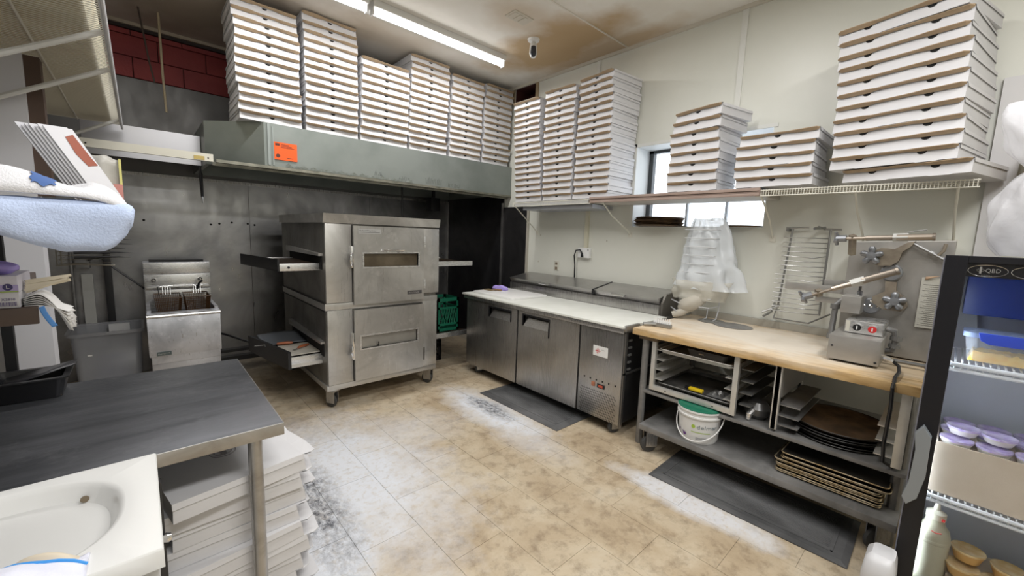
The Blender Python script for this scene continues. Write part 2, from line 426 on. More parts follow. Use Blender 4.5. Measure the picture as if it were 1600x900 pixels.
WY0, WY1, WZ0, WZ1 = 1.13, 2.36, 1.74, 2.545
wr = MB()
XW0, XW1 = 3.85, 4.20
wr.box(XW0, XW1, -2.1, WY0, 0, 3.56); wr.box(XW0, XW1, WY0, WY1, 0, WZ0); wr.box(XW0, XW1, WY0, WY1, WZ1, 3.56)
wr.box(XW0, XW1, WY1, 3.87, 0, 3.56); wr.box(XW0, XW1, 3.87, 4.25, 0, 3.37); wr.box(XW0, XW1, 3.87, 4.25, 3.535, 3.56); wr.box(XW0, XW1, 4.25, 5.95, 0, 3.56)
wright = O('wall_right', wr, white_wall, kind='structure', smooth=0)
for nm_, xx_, yy_, w_, d_, zz_ in (('fill_light_panel', 1.2, -0.6, 2.7, 0.6, 3.47), ('fill_light_panel', 1.4, 1.3, 2.7, 0.4, 3.52)):  # unseen housings added above the fill lights
    O(nm_, MB().box(xx_ - w_ / 2, xx_ + w_ / 2, yy_ - d_ / 2, yy_ + d_ / 2, zz_, 3.56), trim_white, ceil)
O('vent_recess', MB().box(4.12, 4.14, 3.87, 4.25, 3.37, 3.535).box(3.852, 4.12, 3.868, 3.873, 3.37, 3.535).box(3.852, 4.12, 4.247, 4.252, 3.37, 3.535).box(3.852, 4.12, 3.87, 4.25, 3.368, 3.372).box(3.852, 4.12, 3.87, 4.25, 3.533, 3.537), P('red_brown_dark', (0.07, 0.018, 0.015), 0.8), wright)
O('recess_frame', MB().box(3.835, 3.87, 3.82, 3.865, 3.35, 3.55).box(3.835, 3.87, 4.255, 4.30, 3.35, 3.55), P('raw_wood', (0.35, 0.27, 0.17), 0.8), wright)
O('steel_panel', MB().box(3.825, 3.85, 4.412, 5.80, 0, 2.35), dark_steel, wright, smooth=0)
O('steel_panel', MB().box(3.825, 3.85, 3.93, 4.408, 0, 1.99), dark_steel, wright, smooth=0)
O('corner_strip', MB().box(3.815, 3.83, 5.77, 5.80, 0, 2.08).box(3.80, 3.826, 4.40, 4.42, 0, 2.05), prep_steel, wright)
O('panel_edge', MB().box(3.83, 3.85, 3.895, 3.93, 0.9, 1.99), P('bare_board_edge', (0.45, 0.42, 0.36), 0.8), wright)
n = 1
for y, z0, z1, w in ((2.90, 2.0, 3.56, 0.04), (1.43, 2.55, 3.56, 0.045), (-0.72, 0, 3.56, 0.04)):
    O('trim_%d' % n, MB().box(3.838, 3.852, y - w / 2, y + w / 2, z0, z1), trim_white, kind='structure'); n += 1
O('trim_4', MB().box(3.825, 3.85, -2.0, 5.8, 3.53, 3.56), P('ceiling_bead', (0.62, 0.58, 0.50), 0.5), kind='structure')
O('trim_5', MB().box(-0.8, 3.85, 5.76, 5.79, 3.53, 3.56), P('ceiling_bead_b', (0.42, 0.36, 0.28), 0.5), kind='structure')
# door casing beside the fridge
O('trim_6', MB().box(3.82, 3.852, -0.17, -0.055, 0, 2.62).box(3.83, 3.852, -1.2, -0.17, 2.52, 2.62), P('grey_white_casing', (0.66, 0.65, 0.66), 0.45), kind='structure')

win = O('window_1', MB().box(4.10, 4.16, WY1 - 0.05, WY1, WZ0, WZ1).box(4.10, 4.16, WY0, WY0 + 0.03, WZ0, WZ1)
        .box(4.10, 4.16, WY0, WY1, WZ1 - 0.03, WZ1).box(4.10, 4.16, WY0, WY1, WZ0, WZ0 + 0.015), P('dark_window_frame', (0.05, 0.055, 0.06), 0.4), kind='structure')
O('mullion', MB().box(4.115, 4.15, 1.905, 1.925, WZ0, WZ1), P('pale_mullion', (0.45, 0.47, 0.5), 0.4), win)
O('mullion', MB().box(4.115, 4.15, 1.525, 1.545, WZ0, WZ1), bpy.data.materials['pale_mullion'], win)
gl = P('clear_glass', (1, 1, 1), 0.0, trans=1.0, ior=1.05)
O('pane', MB().box(4.13, 4.134, WY0 + 0.02, WY1 - 0.04, WZ0 + 0.01, WZ1 - 0.02), gl, win, smooth=0)
O('reveal_lining', MB().box(3.846, 4.10, WY1 - 0.002, WY1 + 0.004, WZ0, WZ1).box(3.846, 4.10, WY0 - 0.004, WY0 + 0.002, WZ0, WZ1).box(3.846, 4.10, WY0, WY1, WZ1 - 0.002, WZ1 + 0.004).box(3.846, 4.10, WY0, WY1, WZ0 - 0.004, WZ0 + 0.002),
  P('white_reveal', (0.80, 0.82, 0.82), 0.5), win)
O('inner_casing', MB().box(3.843, 3.852, WY1, WY1 + 0.03, WZ0 - 0.0, WZ1 + 0.03).box(3.843, 3.852, WY0 - 0.03, WY1 + 0.03, WZ1, WZ1 + 0.03), trim_white, win)
# snow-bright yard outside
T(O('snowbank', MB().sheet(lambda u, v: (4.8 + 5 * u, -3 + 12 * v, 0.9 + 1.0 * u + 0.25 * noise.noise((u * 4, v * 6, 1))), 14, 20),
    P('snow', (0.85, 0.87, 0.9), 0.8), smooth=60), 'snow-covered ground outside the window behind the pans', 'snow', kind='stuff')

# white square pillar by the left wall
pil = O('trim_7', MB().box(-0.50, -0.37, 3.2, 3.34, 0, 3.56), P('white_pillar_paint', (0.66, 0.66, 0.70), 0.5), kind='structure')
O('brown_edge_board', MB().box(-0.37, -0.315, 3.22, 3.30, 1.72, 3.3), P('brown_board', (0.09, 0.055, 0.04), 0.6), pil)

# ---------------------------------------------------------------- exhaust hood
hood = E('exhaust_hood', (2.37, 5.0, 2.15), 'long grey-green exhaust hood carrying the row of pizza box stacks', 'exhaust hood')
poly = [(0.88, 4.30), (3.845, 4.28), (3.845, 5.80), (0.49, 5.80), (0.49, 4.70)]
inner = [(0.90, 4.33), (3.82, 4.31), (3.82, 5.77), (0.52, 5.77), (0.52, 4.72)]
mb = MB(); k = len(poly)
vs = [(x, y, 2.15) for x, y in poly] + [(x, y, 2.527) for x, y in poly] + [(x, y, 2.15) for x, y in inner] + [(x, y, 2.50) for x, y in inner]
fs = [tuple(range(k, 2 * k)), tuple(range(3 * k, 4 * k))[::-1]]
for i in range(k):
    j = (i + 1) % k
    fs += [(i, j, k + j, k + i), (2 * k + i, 2 * k + j, j, i), (2 * k + j, 2 * k + i, 3 * k + i, 3 * k + j)]
mb.add(vs, fs); O('shell', mb, hood_paint, hood, smooth=0)
O('front_gutter', MB().box(0.52, 3.84, 4.275, 4.33, 2.125, 2.15).box(0.5, 3.84, 4.345, 4.37, 2.105, 2.135), P('greasy_gutter', (0.16, 0.16, 0.13), 0.4, 0.6, col2=(0.3, 0.29, 0.24), scale=8, world=True), hood)
O('corner_seam', MB().box(0.905, 0.925, 4.285, 4.30, 2.16, 2.52).box(0.945, 0.955, 4.293, 4.30, 2.16, 2.5), P('seam_grey', (0.30, 0.33, 0.32), 0.4, 0.3), hood)
for i in range(5):
    x0 = 0.62 + i * 0.64
    fb = O('grease_filter', MB().box(x0, x0 + 0.6, 4.95, 5.35, 2.30, 2.33), P('filter_%s' % 'abcde'[i], (0.06, 0.06, 0.06), 0.5, 0.7), hood)
O('scraped_grime', MB().sheet(lambda u, v: (1.05 + u * 1.3, 4.2935 - 0.0066 * (1.05 + u * 1.3 - 0.88), 2.155 + 0.035 * v * (0.6 + noise.noise((u * 30, 0, 0)))), 60, 1), P('grime', (0.13, 0.14, 0.12), 0.7, col2=(0.22, 0.245, 0.23), scale=40, world=True), hood)
# scratched handwriting along the lower edge
sc = MB()
def scribble(x0, x1, z0, hgt, kk):
    x = x0
    while x < x1:
        sc.tube([(x, 4.296 - 0.0067 * (x - 0.88), z0), (x + 0.012 * random.uniform(-1, 1), 4.296 - 0.0067 * (x - 0.88), z0 + hgt * random.uniform(0.6, 1))], 0.0016, 4)
        x += 0.02 * random.uniform(0.6, 1.5)
scribble(1.90, 1.98, 2.19, 0.05, 0); scribble(2.18, 2.32, 2.17, 0.05, 0); scribble(2.52, 2.74, 2.17, 0.08, 0); scribble(2.82, 3.0, 2.16, 0.05, 0)
O('scratched_writing', sc, P('scratch', (0.12, 0.13, 0.12), 0.7), hood)
stk = O('warning_sticker', MB().box(0.955, 1.145, 4.288, 4.2925, 2.215, 2.37), sticker_or, hood, label='orange square notice sticker')
lg = MB().box(0.965, 1.0, 4.286, 4.2885, 2.34, 2.36)
for i in range(3): lg.box(1.01 + 0.0, 1.12 - 0.02 * i, 4.2865, 4.2885, 2.325 + i * 0.012, 2.329 + i * 0.012)
lg.box(1.06, 1.11, 4.2865, 4.2885, 2.235, 2.24)
lg.lathe([(0.017, 0.0), (0.017, -0.0015)], (0.985, 4.2885, 2.25), 16, 'y')
O('printed_marks', lg, P('ink', (0.10, 0.03, 0.02), 0.6), stk)

rail = O('hanging_rail', MB().box(-0.27, 0.50, 4.28, 4.31, 2.125, 2.175).box(-0.27, 0.50, 4.28, 4.34, 2.175, 2.185), P('yellowed_white_metal', (0.66, 0.64, 0.56), 0.4, 0.2), label='narrow yellowed white metal rail left of the exhaust hood', cat='rail')
O('rust_patch', MB().box(0.37, 0.44, 4.276, 4.281, 2.13, 2.16), P('rust_tape', (0.55, 0.42, 0.15), 0.7), rail)
O('screw', MB().lathe([(0.006, 0), (0.0, -0.004)], (0.465, 4.28, 2.15), 8, 'y').lathe([(0.006, 0), (0.0, -0.004)], (-0.24, 4.28, 2.15), 8, 'y'), black_gap, rail)
T(O('shiny_duct_panel', MB().box(-0.30, 0.485, 4.98, 5.0, 2.16, 2.42).box(-0.30, 0.485, 4.98, 5.75, 2.42, 2.43), P('light_galvanised', (0.50, 0.50, 0.53), 0.3, 0.6)), 'flat light grey galvanised panel left of the exhaust hood', 'duct panel')

# ---------------------------------------------------------------- ceiling things
for i, (x0, x1) in enumerate(((1.60, 3.10), (0.06, 1.56))):
    lab = ('long fluorescent ceiling tube fixture ending beside the white camera', 'second fluorescent ceiling tube fixture cut off by the top of the picture')[i]
    e = E('fluorescent_lamp', ((x0 + x1) / 2, 3.66, 3.46), lab, 'ceiling lamp', 'fluorescent fixtures on the ceiling')
    O('housing', MB().box(x0, x1, 3.60, 3.78, 3.50, 3.56), P('lamp_housing_%d' % i, (0.75, 0.75, 0.73), 0.4), e, bevel=0.006)
    O('tube', MB().tube([(x0 + 0.01, 3.655, 3.475), (x1 - 0.01, 3.655, 3.475)], 0.024, 12), P('glowing_tube_%d' % i, (1, 0.98, 0.95), 0.3, emit=9), e)
    for xe in (x0, x1 - 0.012): O('end_cap', MB().box(xe, xe + 0.012, 3.625, 3.685, 3.445, 3.505), white_p, e)
O('trim_8', MB().box(1.0, 3.845, 2.535, 2.55, 3.553, 3.56), P('ceiling_batten', (0.70, 0.66, 0.58), 0.5), kind='structure')
e = E('security_camera', (3.05, 3.13, 3.46), 'small white dome-mounted security camera on the stained ceiling', 'camera')
O('mount_plate', MB().lathe([(0.0, 0.0), (0.062, 0.0), (0.056, -0.018), (0.03, -0.03)], (3.05, 3.13, 3.56), 20), white_p, e)
O('body', MB().tube([(3.05, 3.13, 3.53), (3.045, 3.125, 3.50), (3.04, 3.12, 3.42), (3.04, 3.118, 3.385)], [0.022, 0.036, 0.040, 0.026], 16), white_p, e)
O('lens', MB().tube([(3.02, 3.098, 3.47), (3.01, 3.088, 3.40), (3.01, 3.09, 3.375)], [0.024, 0.03, 0.016], 14), P('lens_black', (0.03, 0.035, 0.05), 0.15), e)
T(O('ceiling_vent', MB().box(2.55, 2.78, 2.86, 3.0, 3.553, 3.56).box(2.57, 2.60, 2.88, 2.98, 3.548, 3.554).box(2.63, 2.66, 2.88, 2.98, 3.548, 3.554).box(2.69, 2.72, 2.88, 2.98, 3.548, 3.554), P('vent_cream', (0.60, 0.55, 0.46), 0.5)), 'small cream slotted plate on the ceiling above the lamp', 'ceiling vent')
T(O('hanging_rod', MB().tube([(0.26, 5.3, 3.55), (0.262, 5.3, 3.0), (0.27, 5.3, 2.66)], 0.010, 8), P('stained_rod', (0.40, 0.33, 0.22), 0.5)), 'thin tan rod hanging before the red blocks, longer one', 'rod')
T(O('hanging_rod', MB().tube([(0.12, 5.3, 3.55), (0.17, 5.3, 3.1), (0.20, 5.3, 2.91)], 0.007, 8), P('dark_rod', (0.06, 0.045, 0.035), 0.5)), 'thin dark wire hanging before the red blocks, shorter one', 'rod')
e = E('hanging_probe', (0.48, 5.0, 1.84), 'black rod with a silver tip hanging under the white rail', 'rod')
O('shaft', MB().tube([(0.47, 5.0, 2.42), (0.475, 5.0, 2.1), (0.477, 5.0, 2.09), (0.48, 5.0, 1.87)], [0.011, 0.011, 0.016, 0.012], 8), black_p, e)
O('tip', MB().tube([(0.48, 5.0, 1.87), (0.481, 5.0, 1.81)], [0.008, 0.005], 8), chrome, e)
T(O('hanging_conduit', MB().tube([(2.57, 5.0, 2.5), (2.59, 5.0, 1.72)], 0.012, 8), black_p), 'black conduit dropping from the hood behind the oven', 'conduit')
T(O('junction_box', MB().box(3.29, 3.45, 5.45, 5.6, 1.93, 2.13).box(3.35, 3.39, 5.5, 5.54, 2.13, 2.5), black_m, bevel=0.006), 'black box hanging under the hood right of the oven', 'junction box')

# ---------------------------------------------------------------- pizza boxes
ORD = ['topmost'] + [w + ' from top' for w in 'second third fourth fifth sixth seventh eighth ninth tenth eleventh twelfth thirteenth fourteenth fifteenth sixteenth seventeenth'.split()]
def box_meshes(W_, D_, H_, seed, holes=1, lip=0.028, lipmat=None):
    rr = random.Random(seed)
    body = MB(); w = W_ / 2
    # tray walls: the front one leans back towards the lid
    a = [(-w, 0, 0), (w, 0, 0), (w, D_, 0), (-w, D_, 0)]
    b = [(-w + 0.002, 0.010, H_ - 0.006), (w - 0.002, 0.010, H_ - 0.006), (w - 0.003, D_ - 0.003, H_ - 0.006), (-w + 0.003, D_ - 0.003, H_ - 0.006)]
    body.add(a + b, [(3, 2, 1, 0), (4, 5, 6, 7), (0, 1, 5, 4), (1, 2, 6, 5), (2, 3, 7, 6), (3, 0, 4, 7)])
    # locking tabs peeping out under the front edge
    for tx in (-w * 0.55, w * 0.4):
        body.add([(tx, -0.001, 0.0), (tx + W_ * 0.18, -0.001, 0.0), (tx + W_ * 0.16, -0.002, -0.003), (tx + W_ * 0.02, -0.002, -0.003)], [(0, 1, 2, 3)])
    # side seams
    lid = MB(); zt = H_ - 0.001; zb = H_ - 0.006
    xs = [-1, -0.93, -0.45, -0.30, 0.28, 0.45, 0.94, 1]
    dy = [0.35, 0.9, 1.05, 0.75, 0.72, 1.0, 0.9, 0.3]
    top = []
    for q, d in zip(xs, dy):
        top.append((q * w, -lip * d * rr.uniform(0.85, 1.15), zt - rr.uniform(0.001, 0.006)))
    nn = len(xs)
    lid.cur = 0
    vs = [(q * w, 0.012, zt) for q in xs] + [(q * w, D_, zt) for q in xs]
    lid.add(vs, [(i, i + 1, nn + i + 1, nn + i) for i in range(nn - 1)])
    lid.add([(-w, 0.012, zt), (-w, D_, zt), (-w - 0.0035, D_, zt - 0.022), (-w - 0.0035, 0.012, zt - 0.022)], [(0, 1, 2, 3)])
    lid.add([(w, 0.012, zt), (w, D_, zt), (w + 0.0035, D_, zt - 0.022), (w + 0.0035, 0.012, zt - 0.022)], [(0, 1, 2, 3)])
    lid.add([(-w, D_, zt), (w, D_, zt), (w, D_ + 0.001, zt - 0.022), (-w, D_ + 0.001, zt - 0.022)], [(0, 1, 2, 3)])
    lid.add(vs[:nn] + top, [(i, i + 1, nn + i + 1, nn + i) for i in range(nn - 1)])
    lid.cur = 1                                    # raw card: cut edge and underside of the lip
    und = [(x, y, z_ - 0.0035) for x, y, z_ in top]
    bd = [0.55, 1.0, 1.15, 0.75, 0.7, 1.0, 1.05, 0.5]
    bk = [(q * w, -0.001, zt - 0.004 - (0.017 if not lipmat else 0.006) * b_ * min(1, H_ / 0.07)) for q, b_ in zip(xs, bd)]
    lid.add(top + und, [(i, i + 1, nn + i + 1, nn + i) for i in range(nn - 1)])
    lid.add(und + bk, [(i, i + 1, nn + i + 1, nn + i) for i in range(nn - 1)])
    holes_ = []
    cs = [0.0] if holes == 1 else [-W_ * 0.24, W_ * 0.25]
    R_ = 0.021
    for cx in cs:
        hole = MB(); holes_.append(hole)
        n_ = 9; pv = []
        for i in range(n_ + 1):
            an = PI + PI * i / n_
            zz = H_ - 0.021 + R_ * 0.8 * math.sin(an); yy = 0.010 * zz / (H_ - 0.006) - 0.0012
            pv.append((cx + R_ * math.cos(an), yy, zz))
        hole.add(pv, [tuple(range(n_ + 1))])
    def mk(nm, mb, mats):
        me = bpy.data.meshes.new(nm); me.from_pydata(mb.v, [], mb.f)
        for q in mats: me.materials.append(q)
        me.polygons.foreach_set('material_index', mb.mi); return me
    return (mk('pizza_box', body, [box_white]), mk('lid', lid, [box_white, lipmat or box_kraft]), [mk('thumb_hole', hh, [black_gap]) for hh in holes_])
def stack(x0, x1, z0, ztop, n, front, rot, where, group, D_=None, holes=1, jit=0.010, rj=1.2, drift=(0, 0), rots=None, lip=0.028, lipmat=None, label_fmt=None, size='white', offs_=None):
    """x0, x1: the two bottom corners of the front face in plan, left one first"""
    p0 = Vector((*x0, 0)); p1 = Vector((*x1, 0)); W_ = (p1 - p0).length - 0.008; cen = (p0 + p1) / 2
    H_ = (ztop - z0) / n; D_ = D_ or W_ * 0.95
    var = [box_meshes(W_, D_, H_ - 0.0005, hash((where, i)) % 1000 if False else i * 17 + n, holes, lip, lipmat) for i in range(3)]
    rr = random.Random(n * 31 + int(x0[0] * 100) + int(x0[1] * 10))
    for i in range(n):
        me = var[rr.randrange(3)]
        o = bpy.data.objects.new('pizza_box', me[0]); C.objects.link(o)
        t = i / max(1, n - 1)
        a = rot + math.radians(rr.uniform(-rj, rj) + (rots[i] if rots else 0))
        dx, dy = (offs_[i] if offs_ else (0, 0))
        o.location = (cen.x + rr.uniform(-jit, jit) + drift[0] * t + dx, cen.y + rr.uniform(-jit, jit) + drift[1] * t + dy, z0 + i * H_ + 0.0003)
        o.rotation_euler = (0, 0, a)
        T(o, '%s pizza box, %s of the %s' % (size, ORD[n - 1 - i], where), 'pizza box', group)
        for nm, mm in [('lid', me[1])] + [('thumb_hole', q) for q in me[2]]:
            c = bpy.data.objects.new(nm, mm); C.objects.link(c); c.parent = o
HF = 4.20
hs = [((0.70, 1.205), 13, 3.475, 'stack at the left end of the hood'), ((1.235, 1.735), 14, 3.545, 'second stack from the left on the hood'),
      ((1.755, 2.29), 11, 3.33, 'third stack from the left on the hood'), ((2.30, 2.80), 14, 3.52, 'fourth stack from the left on the hood'),
      ((2.83, 3.31), 13, 3.46, 'fifth stack from the left on the hood'), ((3.34, 3.80), 13, 3.49, 'stack at the right end of the hood')]
for (xa, xb), n, zt, wh in hs:
    stack((xa, HF + 0.10), (xb, HF + 0.10), 2.5275, zt, n, None, 0, wh, 'pizza boxes in the ' + wh, D_=0.47, drift=(-0.03 if xa < 1.5 else 0.0, -0.06))
R_ = -PI / 2
stack((3.40, 3.70), (3.40, 3.275), 2.005, 3.14, 17, None, R_, 'left tall wall-shelf stack by the hood', 'pizza boxes in the left tall shelf stack', D_=0.42, drift=(-0.02, 0.06))
stack((3.40, 3.26), (3.40, 2.835), 2.005, 3.165, 17, None, R_, 'middle tall stack on the wall shelf', 'pizza boxes in the middle tall shelf stack', D_=0.42, drift=(-0.01, 0.0))
stack((3.40, 2.81), (3.40, 2.375), 2.005, 3.19, 17, None, R_, 'right tall wall-shelf stack beside the window', 'pizza boxes in the right tall shelf stack', D_=0.43, rots=[0] * 9 + [-3, -3, -2, -4, -3, -5, -5, -7])
stack((3.40, 1.78), (3.40, 1.36), 2.02, 2.66, 8, None, R_, 'stack in front of the window', 'pizza boxes in the window stack', D_=0.40, rots=[0, 0, -1, -2, -3, -5, -7, -12], offs_=[(0, 0)] * 5 + [(-0.01, 0), (-0.02, -0.01), (-0.03, -0.02)])
stack((3.40, 1.235), (3.40, 0.735), 2.02, 2.395, 5, None, R_, 'short stack right of the window', 'pizza boxes in the short shelf stack', D_=0.42, rots=[-3, 0, 0, 1, -2], drift=(0.0, -0.01))
stack((3.42, 0.64), (3.27, 0.06), 2.02, 2.97, 12, None, R_ - math.radians(12), 'big stack at the shelf end', 'large pizza boxes at the shelf end', D_=0.52, holes=2, size='large white', rots=[-5, 0, 0, 1, 0, 0, -1, 0, 1, 0, 2, -3], offs_=[(0.03, -0.05)] + [(0, 0)] * 9 + [(-0.01, 0.0), (-0.03, 0.01)], drift=(0.03, 0.04))
stack((0.44, 1.75), (0.44, 2.18), 0.004, 0.665, 9, None, PI / 2, 'stack under the steel table', 'pizza boxes under the steel table', D_=0.445, lip=0.055, lipmat=box_white, rots=[3, -2, 0, 4, 8, 2, 4, 3, 9], jit=0.018, drift=(0.0, 0.01))

for o in list(C.objects):
    if o.name.startswith('pizza_box') and o.get('label', '').startswith('white pizza box, topmost of the stack under'):
        rg = MB()
        for r_ in (0.045, 0.030): rg.tube([(0.05 + r_ * math.cos(a * PI / 12), 0.22 + r_ * math.sin(a * PI / 12), 0.0725) for a in range(25)], 0.0014, 4, cap=False)
        for a in range(9): rg.box(0.02 + 0.007 * a, 0.023 + 0.007 * a, 0.21, 0.228 + 0.003 * (a % 3), 0.0722, 0.0732)
        me = bpy.data.meshes.new('round_print'); me.from_pydata(rg.v, [], rg.f); me.materials.append(P('faint_print', (0.22, 0.20, 0.22), 0.7))
        c = bpy.data.objects.new('round_print', me); C.objects.link(c); c.parent = o

def caster(parent, x, y, ztop, r=0.055, mats=None, yaw=0.4):
    cs, sn = math.cos(yaw), math.sin(yaw)
    w = 0.016
    wh = MB().lathe([(0.0, -w), (r * 0.8, -w), (r, -w * 0.6), (r, w * 0.6), (r * 0.8, w), (0.0, w)], (0, 0, 0), 18, 'x')
    wh.v = [(x + a * cs - (b + 0.02) * sn, y + a * sn + (b + 0.02) * cs, c + r) for a, b, c in wh.v]
    k = MB(); k.box(-w - 0.014, -w - 0.008, -0.035, 0.05, r * 0.8, ztop - 0.008).box(w + 0.008, w + 0.014, -0.035, 0.05, r * 0.8, ztop - 0.008)
    k.box(-0.045, 0.045, -0.045, 0.045, ztop - 0.010, ztop).lathe([(0.018, 0), (0.018, 0.02)], (0, 0, ztop - 0.03), 12)
    k.tube([(-w - 0.018, 0.02, r), (w + 0.018, 0.02, r)], 0.008, 8)
    k.v = [(x + a * cs - b * sn, y + a * sn + b * cs, c) for a, b, c in k.v]
    f = O('caster', k, prep_steel, parent)
    O('wheel', wh, P('caster_rubber', (0.05, 0.05, 0.05), 0.6) if 'caster_rubber' not in bpy.data.materials else bpy.data.materials['caster_rubber'], f)
    return f

# ================================================================ conveyor oven
ov = E('conveyor_oven', (1.72, 4.3, 0), 'double-deck stainless conveyor pizza oven on wheels', 'oven')
O('cabinet', MB().box(1.165, 2.27, 3.66, 5.03, 0.93, 1.655), oven_side, ov, smooth=0)
O('cabinet', MB().box(1.165, 2.26, 3.66, 5.03, 0.215, 0.90), oven_side, ov, smooth=0)
O('base_frame', MB().box(1.155, 2.27, 3.635, 5.04, 0.165, 0.215), oven_steel, ov, bevel=0.004)
O('band', MB().box(1.155, 2.28, 3.64, 5.04, 0.895, 0.955), oven_steel, ov, bevel=0.004)
O('top_cap', MB().prism([(3.62, 1.655), (3.60, 1.735), (5.05, 1.735), (5.05, 1.655)], 1.145, 2.285, 'x'), oven_steel, ov, smooth=0)
O('front_panel', MB().box(1.165, 1.388, 3.632, 3.66, 0.96, 1.652), oven_steel, ov, bevel=0.003)
O('front_panel', MB().box(1.17, 1.388, 3.632, 3.66, 0.217, 0.893), oven_steel, ov, bevel=0.003)
O('front_panel', MB().box(2.105, 2.285, 3.625, 3.66, 0.99, 1.64), oven_steel, ov, bevel=0.003)
O('front_panel', MB().box(2.10, 2.27, 3.632, 3.66, 0.217, 0.905), oven_steel, ov, bevel=0.003)
def framed_door(z0, z1, wx0, wx1, wz0, wz1, win_mat, fr_out):
    d = MB(); X0, X1, Y0, Y1 = 1.395, 2.095, 3.598, 3.65
    d.box(X0, wx0, Y0, Y1, z0, z1).box(wx1, X1, Y0, Y1, z0, z1).box(wx0, wx1, Y0, Y1, z0, wz0).box(wx0, wx1, Y0, Y1, wz1, z1)
    dr = O('door', d, oven_steel, ov, smooth=0)
    w = 0.014
    O('window_frame', MB().box(wx0 - w, wx0, Y0 - fr_out, Y0 + 0.02, wz0 - w, wz1 + w).box(wx1, wx1 + w, Y0 - fr_out, Y0 + 0.02, wz0 - w, wz1 + w)
      .box(wx0, wx1, Y0 - fr_out, Y0 + 0.02, wz0 - w, wz0).box(wx0, wx1, Y0 - fr_out, Y0 + 0.02, wz1, wz1 + w), bright_steel, dr)
    O('window', MB().box(wx0, wx1, Y0 + 0.025, Y0 + 0.03, wz0, wz1), win_mat, dr, smooth=0)
    return dr
dr = framed_door(0.935, 1.64, 1.485, 2.03, 1.275, 1.395, P('amber_oven_glass', (0.09, 0.07, 0.045), 0.15, 0.2, col2=(0.16, 0.13, 0.09), scale=6, world=True), 0.006)
O('handle', MB().tube([(1.66, 3.598, 1.415), (1.66, 3.565, 1.425), (1.86, 3.565, 1.425), (1.86, 3.598, 1.415)], 0.008, 8).box(1.70, 1.72, 3.58, 3.60, 1.40, 1.43).box(1.80, 1.82, 3.58, 3.60, 1.40, 1.43), chrome, dr)
np_ = O('nameplate', MB().box(1.435, 1.645, 3.594, 3.598, 1.572, 1.615), P('plate_silver', (0.55, 0.55, 0.55), 0.3, 0.5), dr)
marks('plate_lettering', black_p, dr, (1.445, 3.5935, 1.594), (1, 0, 0), (0, 0, 1), 0.16, 0.012, 17)
O('plate_rule', MB().box(1.445, 1.635, 3.592, 3.5945, 1.583, 1.586), black_p, dr)
O('badge', MB().box(1.915, 2.07, 3.594, 3.598, 0.995, 1.03), P('badge_dark', (0.12, 0.115, 0.12), 0.3, 0.5), dr)
marks('badge_lettering', bright_steel, dr, (1.935, 3.5935, 1.004), (1, 0, 0), (0, 0, 1), 0.11, 0.018, 8)
dr2 = framed_door(0.225, 0.885, 1.455, 2.025, 0.52, 0.635, P('dull_glass', (0.30, 0.29, 0.26), 0.25, 0.5, col2=(0.40, 0.39, 0.36), scale=4, world=True), 0.004)
O('peg', MB().tube([(1.62, 3.63, 0.53), (1.62, 3.60, 0.53), (1.62, 3.60, 0.565)], 0.005, 6), black_m, dr2)
for z0, z1 in ((1.27, 1.46), (0.43, 0.68)):
    O('latch', MB().box(1.372, 1.392, 3.59, 3.64, z0, z1).tube([(1.37, 3.585, z0 + 0.02), (1.355, 3.575, z0 + 0.07), (1.365, 3.585, z0 + 0.13)], 0.012, 8), chrome, ov, bevel=0.003)
for z0, z1 in ((1.455, 1.56), (1.03, 1.14)):
    O('hinge', MB().box(2.09, 2.108, 3.585, 3.63, z0, z1), bright_steel, ov, bevel=0.004)
O('hinge', MB().box(2.112, 2.125, 3.62, 3.633, 0.29, 0.42), oven_side, ov)
O('vent_tab', MB().box(1.82, 1.90, 3.66, 3.70, 1.736, 1.742), black_m, ov)
for zc in (1.28, 0.50):
    O('tunnel_mouth', MB().box(1.158, 1.166, 3.72, 4.72, zc - 0.03, zc + 0.09), black_gap, ov)
    O('mouth_hood', MB().prism([(3.70, zc + 0.09), (3.70, zc + 0.11), (4.74, zc + 0.14), (4.74, zc + 0.09)], 1.13, 1.165, 'x'), oven_steel, ov, smooth=0)
O('side_seam', MB().box(1.150, 1.158, 3.64, 5.03, 0.885, 0.893).box(1.150, 1.158, 3.64, 5.03, 0.955, 0.962), black_m, ov)
# belts
belt_m = P('greasy_wire_belt', (0.03, 0.022, 0.016), 0.45, 0.6, col2=(0.10, 0.07, 0.045), scale=30, world=True)
def belt(front_l, back_l, z, name='conveyor'):
    (fx, fy), (bx, by) = front_l, back_l
    p = O('conveyor', MB().prism([(fx, fy), (1.17, fy), (1.17, by), (bx, by)], z - 0.035, z - 0.012), oven_side, ov, smooth=0)
    O('rail', MB().prism([(fx, fy - 0.022), (1.175, fy - 0.022), (1.175, fy), (fx, fy)], z - 0.05, z + 0.012), bright_steel, p, bevel=0.003)
    O('rail', MB().prism([(bx, by), (1.175, by), (1.175, by + 0.02), (bx, by + 0.02)], z - 0.04, z + 0.012), bright_steel, p, bevel=0.003)
    O('end_plate', MB().prism([(fx - 0.012, fy - 0.022), (fx + 0.003, fy - 0.022), (bx + 0.003, by + 0.02), (bx - 0.012, by + 0.02)], z - 0.05, z + 0.05), black_m, p, smooth=0)
    w = MB()
    for i in range(20):
        t = (i + 0.5) / 20; y = fy + (by - fy) * t; xs = fx + (bx - fx) * t
        w.tube([(xs + 0.01, y, z), (1.17, y, z)], 0.004, 5)
    for i in range(24):
        x = fx + 0.02 + i * (1.15 - fx) / 24
        w.tube([(x, fy + 0.01, z + 0.003), (x, by - 0.01, z + 0.003)], 0.003, 5)
    T(O('wire_belt', w, belt_m, p), kind='stuff')
    return p
cb = belt((0.845, 3.80), (0.72, 4.62), 1.29)
